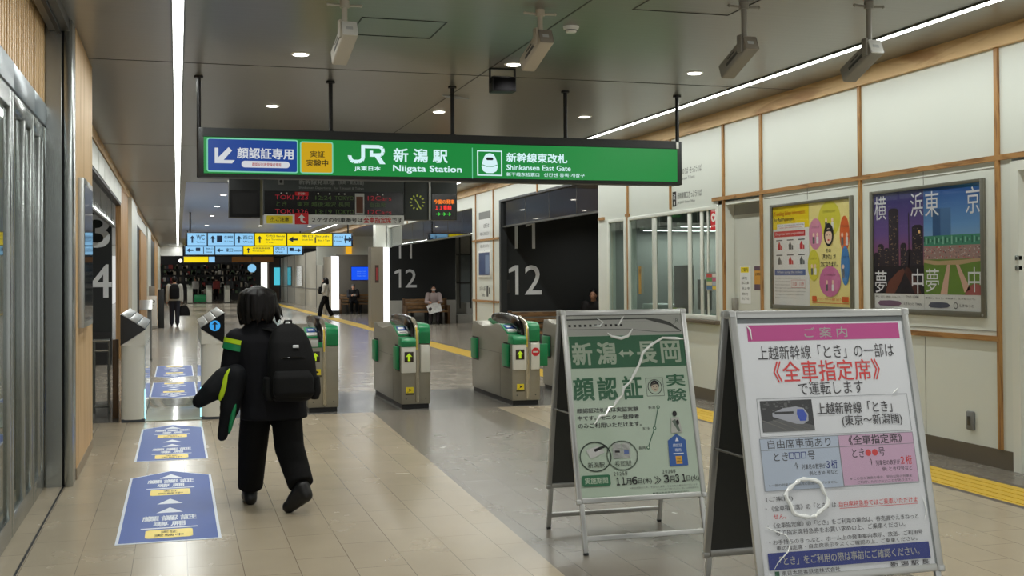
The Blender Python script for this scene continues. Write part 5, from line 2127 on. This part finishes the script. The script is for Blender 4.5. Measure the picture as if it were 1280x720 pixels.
m.build('handle', bp)
m = MB()
m.box(.0, .04, -.098, -.088, .365, .385, mat('logo_white', (225, 228, 232), .5), .003)
m.build('logo_patch', bp)
m = MB()
m.tube([(-.13, -.068, .28), (-.06, -.106, .30), (.0, -.112, .305), (.06, -.106, .30), (.13, -.068, .28)], .004, BLACKG)
m.build('zip', bp)
# jacket carried on the arm
jk = thing('carried_jacket', 'dark jacket with lime and green stripes carried over the walking person\'s arm', 'jacket', (.34, 8.12, .93))
JK = vary(mat('jacket_dark', (11, 14, 19), .75, 0, 0, .25), 30, .2)
m = MB()
m.cap((.10, .02, .02), (-.03, -.02, -.02), .075, .085, JK)
m.cap((-.03, -.02, -.02), (-.12, -.05, -.10), .085, .075, JK)
m.cap((-.12, -.05, -.10), (-.20, -.05, -.165), .075, .05, JK)
m.cap((.04, -.05, .0), (.0, -.06, -.22), .085, .07, JK)
m.cap((.0, -.06, -.22), (-.05, -.05, -.41), .065, .036, JK)
m.cap((.09, .02, .0), (.10, .06, -.16), .08, .06, JK)
m.organic('body', JK, jk, .011, 5)
m = MB()
m.ball((-.035, -.098, -.055), (.024, .016, .115), LIME, 3, (0, math.radians(17), 0))
m.build('lime_stripe', jk)
m = MB()
m.ball((.015, -.113, -.28), (.016, .02, .11), JGRN, 3, (0, math.radians(12), 0))
m.build('green_stripe', jk)


def std(h=1.65, stride=.1, swing=.1, arms=None):
    k = h / 1.65
    J = dict(head=(0, .02, 1.53), neck=(0, 0, 1.40), chest=(0, 0, 1.22), pelvis=(0, 0, .90),
             shL=(-.185, 0, 1.33), elL=(-.23, -swing * .5, 1.06), haL=(-.235, swing * .6, .83), shR=(.185, 0, 1.33), elR=(.23, swing * .3, 1.06), haR=(.235, swing, .83),
             hipL=(-.09, 0, .86), knL=(-.09, stride * .7, .47), anL=(-.09, stride, .085), toeL=(-.1, stride + .13, .03),
             hipR=(.09, 0, .86), knR=(.09, -stride * .2, .47), anR=(.09, -stride, .10), toeR=(.1, -stride + .12, .03))
    if arms:
        J.update(arms)
    return {a: (x * k, y * k, z * k) for a, (x, y, z) in J.items()}


def rings(h, hem, w=.19, d=.125):
    k = h / 1.65
    return [((0, 0, hem), w * 1.02, d), ((0, 0, hem + .2), w, d * .98), ((0, 0, 1.15 * k), w, d * .95), ((0, 0, 1.28 * k), w * .95, d * .85), ((0, 0, 1.36 * k), w * .7, d * .7), ((0, 0, 1.42 * k), .075, .07)]


# walker with briefcase, far left
JG = mat('jacket_pale_grey', (176, 174, 164), .7)
pw = figure('person in a pale jacket with a black backpack walking away in the far lane', (-.10, 39.6, 0), 0, std(1.66, .09, .04), JG, mat('trouser_navy', (22, 26, 40), .7), SHOE, HAIR, rings(1.66, .86, .2), None, .02, (.075, .062, .05), (.1, .08, .07), True)
o = MB()
o.loft([((0, 0, 0), .15, .08), ((0, 0, .08), .165, .1), ((0, 0, .34), .16, .1), ((0, 0, .46), .12, .07), ((0, .02, .5), .06, .04)], BP, 20, 3)
b_ = thing('backpack', 'black backpack on the pale jacket of the person walking away', 'backpack', (-.10, 39.38, .92))
o.organic('main_bag', BP, b_, .016, 4)
for s_ in (-1, 1):
    m = MB()
    m.tube([(s_ * .09, .1, .05), (s_ * .13, .3, .15), (s_ * .13, .35, .33), (s_ * .11, .28, .50), (s_ * .07, .07, .47)], .02, BP, 8)
    m.build('strap', b_)
b_ = thing('briefcase', 'black soft briefcase hanging from the far walker\'s hand', 'briefcase', (.19, 39.68, .35))
m = MB()
m.loft([((.03, 0, 0), .17, .05), ((.03, 0, .05), .185, .065), ((.02, 0, .24), .16, .05), ((.0, 0, .36), .09, .03)], BP, 20, 3)
m.organic('main_bag', BP, b_, .014, 4)
m = MB()
m.tube([(-.05, 0, .33), (-.03, 0, .42), (.05, 0, .42), (.06, 0, .33)], .01, BP)
m.build('handle', b_)
# walker in the middle distance
J3 = std(1.6, .24, .1, dict(elL=(-.2, .05, 1.06), haL=(-.12, .2, 1.05), elR=(.22, -.06, 1.06), haR=(.23, .05, .85)))
figure('person in a white top and black trousers walking left across the hall', (5.63, 45.6, 0), math.radians(70), J3, mat('cardigan_white', (190, 186, 176), .7), TRM, mat('sneaker_white', (200, 200, 196), .5), HAIR, rings(1.6, .84, .17), None, .02, (.07, .055, .045), (.105, .09, .085), True, .16)
b_ = thing('shoulder_bag', 'dark bag hung on the front of the crossing walker', 'bag', (5.42, 45.55, .95))
m = MB()
m.loft([((0, 0, 0), .08, .09), ((0, 0, .1), .09, .11), ((0, 0, .28), .06, .1)], BP, 16, 3)
m.organic('main_bag', BP, b_, .014, 3)
m = MB()
m.tube([(.0, -.08, .25), (.06, -.09, .42), (.14, -.04, .50)], .018, BP)
m.build('strap', b_)


def seated(h=1.0, arms=None):
    J = dict(head=(0, .06, 1.20), neck=(0, .02, 1.06), chest=(0, -.02, .88), pelvis=(0, -.06, .54),
             shL=(-.18, 0, .99), elL=(-.22, .1, .76), haL=(-.12, .30, .80), shR=(.18, 0, .99), elR=(.22, .1, .76), haR=(.12, .30, .80),
             hipL=(-.09, -.04, .52), knL=(-.12, .40, .50), anL=(-.11, .42, .085), toeL=(-.12, .55, .03),
             hipR=(.09, -.04, .52), knR=(.12, .40, .50), anR=(.11, .36, .085), toeR=(.12, .49, .03))
    if arms:
        J.update(arms)
    return J


SR = [((0, -.06, .46), .19, .14), ((0, -.05, .6), .18, .13), ((0, -.02, .82), .185, .125), ((0, 0, .95), .175, .11), ((0, .01, 1.02), .12, .085), ((0, .02, 1.07), .07, .065)]


def bench(x, y, rz, L, label):
    """faces local +y; seat 0.44 m"""
    t = thing('wooden_bench', label, 'bench', (x, y, 0), rz)
    BW = wood('bench_wood', (96, 70, 42), (140, 106, 66), 3, (1, 6, 6), .45)
    m = MB()
    for k in range(4):
        m.box(-L / 2, L / 2, -.22 + k * .12, -.115 + k * .12, .40, .44, BW, .006)
    m.build('seat', t)
    m = MB()
    for k in range(3):
        m.box(-L / 2, L / 2, -.28, -.25, .50 + k * .125, .60 + k * .125, BW, .006)
    m.build('backrest', t)
    for s_ in (-1, 1):
        m = MB()
        m.box(s_ * L / 2 - .04, s_ * L / 2 + .04, -.29, .26, 0, .64, mat('bench_end_wood', (92, 68, 44), .45), .01)
        m.box(s_ * L / 2 - .04, s_ * L / 2 + .04, -.30, -.24, .6, .88, mat('bench_end_wood', (92, 68, 44), .45), .01)
        m.build('armrest', t)
    for k in range(-1, 2):
        m = MB()
        m.box(k * L / 3 - .03, k * L / 3 + .03, -.2, .2, 0, .40, BLACK)
        m.build('leg', t)
    return t


# bench and reader at the far black wall (faces -X)
bench(8.08, 38.0, PI, 1.45, 'wooden bench with the newspaper reader at the far black wall')
PINK = mat('sweater_pink_grey', (176, 160, 156), .7)
figure('person in a pink grey sweater seated reading a newspaper on a bench', (8.33, 38.02, 0), PI - .15, seated(1, dict(haL=(-.17, .38, .74), haR=(.17, .38, .74), elL=(-.25, .14, .74), elR=(.25, .14, .74))), PINK, mat('trouser_dark_plum', (46, 36, 38), .7), SHOE, HAIR, SR, None, .018, (.08, .065, .05), (.1, .08, .06), True, .0, mat('mask_white', (210, 210, 208), .6))
m = MB()
for s_ in (-1, 1):
    pts = [(0, .02, .24), (s_ * .24, -.04, .22), (s_ * .22, -.02, -.12), (0, .05, -.14)]
    t2 = bmesh.new()
    a = [t2.verts.new(p) for p in pts]
    b2 = [t2.verts.new((p[0], p[1] + .006, p[2])) for p in pts]
    t2.faces.new(a)
    t2.faces.new(list(reversed(b2)))
    for i in range(4):
        t2.faces.new((a[i], b2[i], b2[(i + 1) % 4], a[(i + 1) % 4]))
    bmesh.ops.recalc_face_normals(t2, faces=t2.faces)
    m.merge(t2, vary(mat('newsprint', (214, 214, 208), .7), 14, .12))
np_ = m.build('newspaper')
np_.location = (8.28, 37.56, .50)
np_.rotation_euler = (math.radians(28), math.radians(14), PI - .15)
tag(np_, 'open newspaper held by the seated reader', 'newspaper')
# bench and hidden sitter at the nearer black wall
bench(8.1, 22.66, PI, 2.9, 'wooden bench along the nearer black wall behind the ticket gates')
figure('person with only the head showing, seated on the bench by the nearer black wall', (8.42, 22.68, 0), PI - .5, seated(), mat('coat_dark_brown', (28, 24, 24), .7), TRM, SHOE, HAIR, SR, None, .018, (.08, .065, .05), (.1, .08, .06))

# ---------------------------------------------------------------- middle distance: pier, lit columns, cross wall
PIER = mat('pier_taupe', (150, 142, 126), .5)
LITW = glow('lit_panel_white', (250, 252, 255), 1.6)
m = MB()
m.box(5.88, 6.27, 36, 36.6, 0, 2.56, PIER)
struct(m, 'column_pier', None, 'taupe pier with a lit edge before the far black wall')
m = MB()
m.box(6.0, 6.12, 35.99, 36, 1.42, 1.98, mat('plate_brown', (80, 58, 50), .5))
m.box(6.03, 6.09, 35.985, 35.99, 1.5, 1.9, mat('plate_red', (168, 60, 60), .5))
tag(m.build('wall_plate'), 'narrow dark red plate on the taupe pier', 'plate')
t = thing('light_column', 'tall narrow glowing white light panel on the edge of the taupe pier', 'light panel', (6.37, 36.05, 0))
m = MB()
m.box(-.09, .10, 0, .5, .02, 2.54, LITW)
m.build('diffuser', t)
m = MB()
m.box(-.10, .11, 0, .52, 0, .02, STEELD)
m.build('base', t)
t = thing('light_column', 'tall glowing white light column standing beside the blue screen wall', 'light panel', (6.60, 50, 0))
m = MB()
m.box(-.15, .15, 0, .4, .16, 2.52, LITW)
m.build('diffuser', t)
m = MB()
m.box(-.16, .16, 0, .42, 0, .16, STEELD)
m.build('base', t)
m = MB()
m.box(6.10, 6.42, 36.4, 36.9, 2.56, ZC, TRIMW)
struct(m, 'column_white', None, 'white column above the taupe pier')
m = MB()
m.box(6.76, 12, 51, 51.2, 0, 2.60, mat('cross_wall_taupe', (118, 112, 100), .5))
m.box(6.15, 6.45, 50.2, 50.6, 0, 2.5, PIER)
struct(m, 'wall_cross', None, 'taupe cross wall with a blue screen')
m = MB()
m.box(6.5, 12, 56, 56.2, 2.2, ZC, TRIMW)
struct(m, 'wall_upper', None, 'white wall high above the cross wall')
t = thing('blue_screen', 'bright blue information screen on the taupe cross wall', 'screen', (7.42, 50.95, 1.46))
m = MB()
m.box(0, .92, 0, .05, 0, .62, BLACK, .005)
m.build('frame', t)
m = MB()
m.box(.02, .90, -.006, 0, .02, .60, glow('screen_blue', (20, 84, 240), 1.0))
m.build('screen', t)
c = Canvas((.02, -.007, .6), XP, ZP, .88, .58, 88, 58, .006)
for y in (18, 28, 38):
    c.text('新幹線のご案内', 24, y, 64, y + 5, glow('screen_pale_blue', (120, 170, 255), .8))
c.build('lettering', t)
bench(7.75, 50.4, PI, 1.8, 'dark bench under the blue screen')
figure('person in dark clothes seated under the blue screen looking down', (7.42, 50.38, 0), PI, seated(1, dict(head=(0, .10, 1.18))), mat('coat_charcoal', (34, 34, 36), .7), TRM, SHOE, mat('grey_hair', (92, 88, 84), .5), SR, None, .02, (.085, .07, .055), (.1, .08, .065))
m = MB()
m.box(-.07, .07, 0, .008, -.05, .05, PAPER)
o = m.build('phone')
o.location = (7.42, 50.04, .83)
tag(o, 'small pale phone in the hands of the sitter under the blue screen', 'phone')
t = thing('advert_panel', 'yellow lit advert panel high beyond the taupe pier', 'advert', (7.9, 55.9, 2.75))
m = MB()
m.box(0, .28, 0, .05, 0, .7, glow('advert_yellow', (240, 176, 40), .9))
m.build('face', t)
# office kiosk far right
KW = mat('kiosk_white', (196, 194, 184), .45)
m = MB()
m.box(7.0, 7.2, 57, 82, 0, 3.0, KW)
m.box(6.98, 7.2, 57, 82, .98, 1.02, GREY)
for y in (60.5, 66, 72, 77):
    m.box(6.98, 7.0, y - .05, y + .05, 0, 3.0, GREY)
m.box(6.9, 7.2, 55.5, 57, 0, 2.6, BLACK)
struct(m, 'wall_far_right', None, 'white counter front along the far right side')
for k, (y0, y1, lb) in enumerate(((67.5, 70.5, 'nearer'), (74, 76.5, 'farther'))):
    m = MB()
    m.box(6.95, 6.99, y0, y1, 1.1, 2.3, mat('kiosk_glass', (72, 76, 74), .1))
    struct(m, 'window_%d' % (20 + k), None, 'dark service window in the far white counter front, the %s one' % lb)

# ---------------------------------------------------------------- far end: shop, gates, bulkhead
m = MB()
m.box(-4, 12, 92, 92.2, 0, ZC, mat('shop_back', (52, 52, 54), .5))
m.box(-4, .3, 74, 74.4, 3.0, ZC, mat('bulkhead_white', (240, 240, 236), .4))
m.box(.3, 12, 80, 80.3, 2.95, ZC, CHAR)
m.box(5.5, 5.9, 80, 80.4, 0, 3.0, glow('shop_lit_edge', (250, 250, 240), 1.3))
m.box(6.0, 6.7, 80, 80.4, 0, 3.0, mat('shop_brown', (84, 66, 56), .5))
struct(m, 'wall_far', None, 'dark shop front wall closing the far end')
t = thing('cyan_screen', 'small cyan advert screen on the far brown shop wall', 'screen', (6.55, 79.9, 1.1))
m = MB()
m.box(-.2, .2, 0, .06, 0, 1.2, glow('screen_cyan', (80, 200, 220), .9))
m.build('screen', t)
sh = MB()
for i in range(260):
    x, z = rnd.uniform(-1.5, 5.4), rnd.choice((.5, .95, 1.4, 1.85, 2.3))
    hgt = rnd.uniform(.12, .34)
    cl = rnd.choice(((150, 60, 56), (90, 110, 80), (180, 170, 150), (70, 70, 80), (60, 60, 62), (200, 196, 186), (120, 110, 96), (50, 70, 60)))
    sh.box(x, x + rnd.uniform(.08, .22), 86, 86.3, z, z + hgt, mat('goods_%d_%d_%d' % cl, cl, .5))
o = sh.build('shop_goods')
tag(o, 'packed goods on the shelves of the far shop', 'goods', None, 'stuff')
t = thing('shop_shelf', 'wide dark shelf unit in the far shop', 'shelf', (2, 86.2, 0))
for z in (.48, .93, 1.38, 1.83, 2.28):
    m = MB()
    m.box(-3.6, 3.5, -.25, .25, z, z + .02, CHAR)
    m.build('shelf_board', t)
m = MB()
m.box(-3.6, 3.5, .22, .27, 0, 2.6, mat('shelf_back', (60, 58, 56), .6))
m.build('back_panel', t)
for k, (x, lb) in enumerate(((.2, 'leftmost'), (2.3, 'middle'), (4.2, 'rightmost'))):  # lamps added to brighten the dark far shop
    t = thing('shop_fill_lamp', 'white lamp added above the far shelves to brighten the shop, %s of three' % lb, 'lamp', (x, 84.5, 2.85))
    m = MB()
    m.ball((0, 0, 0), .12, glow('shop_lamp_glow', (255, 252, 244), 4))
    m.build('globe', t)
    m = MB()
    m.cyl((0, 0, .1), (0, 0, ZC - 2.85), .015, BLACK)
    m.build('stem', t)
for k, (x, lb) in enumerate(((.75, 'far grey ticket gate left of the green panel'), (1.93, 'far grey ticket gate right of the green panel'), (3.05, 'far grey ticket gate farthest right, above the dark hair of the walker'))):
    t = thing('far_ticket_gate', lb, 'ticket gate', (x, 75, 0), 0, 'ticket gates at the far end')
    m = MB()
    m.prism([(0, .05), (0, .85), (.1, .95), (.8, 1.15), (1.4, 1.15), (1.6, 1.0), (1.6, .05)], 'x', -.16, .16, OFFW, .01)
    m.build('body', t)
    m = MB()
    m.box(-.15, .15, .02, 1.58, 0, .05, BLACK)
    m.build('base', t)
m = MB()
m.box(1.0, 1.7, 74.9, 75.0, .1, .55, GREEN, .01)
tag(m.build('green_barrier'), 'low green barrier panel between the far ticket gates', 'barrier')
t = thing('round_sign', 'round pale blue sign hanging before the far shop', 'sign', (3.66, 60, 2.1))
m = MB()
m.cyl((0, 0, 0), (0, .06, 0), .21, glow('round_blue', (140, 205, 245), .9), None, 28)
m.build('disc', t)
m = MB()
m.cyl((0, .03, .2), (0, .03, ZC - 2.1), .015, BLACK)
m.build('hanger', t)
for k, (x, y, col, lb) in enumerate(((2.6, 82.5, (150, 60, 56), 'shopper in red standing in the far shop'), (3.5, 82.8, (60, 62, 66), 'shopper in dark grey standing in the far shop'), (1.2, 83, (170, 166, 160), 'shopper in pale clothes standing in the far shop'))):
    figure(lb, (x, y, 0), [.4, -.5, 2.6][k], std(1.65, .05, .05), mat('shopper_top_%d' % k, col, .7), TRM, SHOE, HAIR, rings(1.65, .85), None, .03, face=False)
# small stands on the left
t = thing('slim_reader_post', 'slim grey post with a slanted top behind the white pylon', 'post', (-.52, 23.6, 0))
m = MB()
m.box(-.05, .03, -.05, .1, .0, .98, GREY, .01)
m.build('pole', t)
m = MB()
m.prism([(-.1, .98), (-.1, 1.0), (.2, 1.18), (.22, 1.14), (.1, .98)], 'x', -.2, .04, ALU, .006)
m.build('head', t)
m = MB()
m.box(-.06, .04, -.06, .11, 0, .02, STEELD)
m.build('base', t)
t = thing('notice_stand', 'white notice stand with ring marks beside the far left wall', 'stand', (-.78, 38.2, 0))
m = MB()
m.box(-.16, .14, 0, .04, .1, 1.05, WHITE, .006)
m.box(-.1, .08, 0, .04, 1.05, 1.35, GREYM, .006)
m.build('board', t)
c = Canvas((-.16, -.001, 1.05), XP, ZP, .30, .95, 30, 95, .004)
c.ring(9, 18, 5, 1.6, INK).ring(20, 18, 5, 1.6, INK).rect(5, 30, 22, 33, GINK).rect(5, 38, 16, 44, GINK)
c.build('print', t)
m = MB()
m.box(-.2, .18, -.12, .16, 0, .1, GREYM, .006)
m.build('base', t)
t = thing('dark_panel_stand', 'tall dark panel stand next to the white notice stand', 'stand', (-.52, 38.6, 0))
m = MB()
m.box(-.09, .1, 0, .25, .02, 1.25, CHAR, .01)
m.build('panel', t)
m = MB()
m.box(-.1, .11, -.02, .27, 0, .02, BLACK)
m.build('base', t)
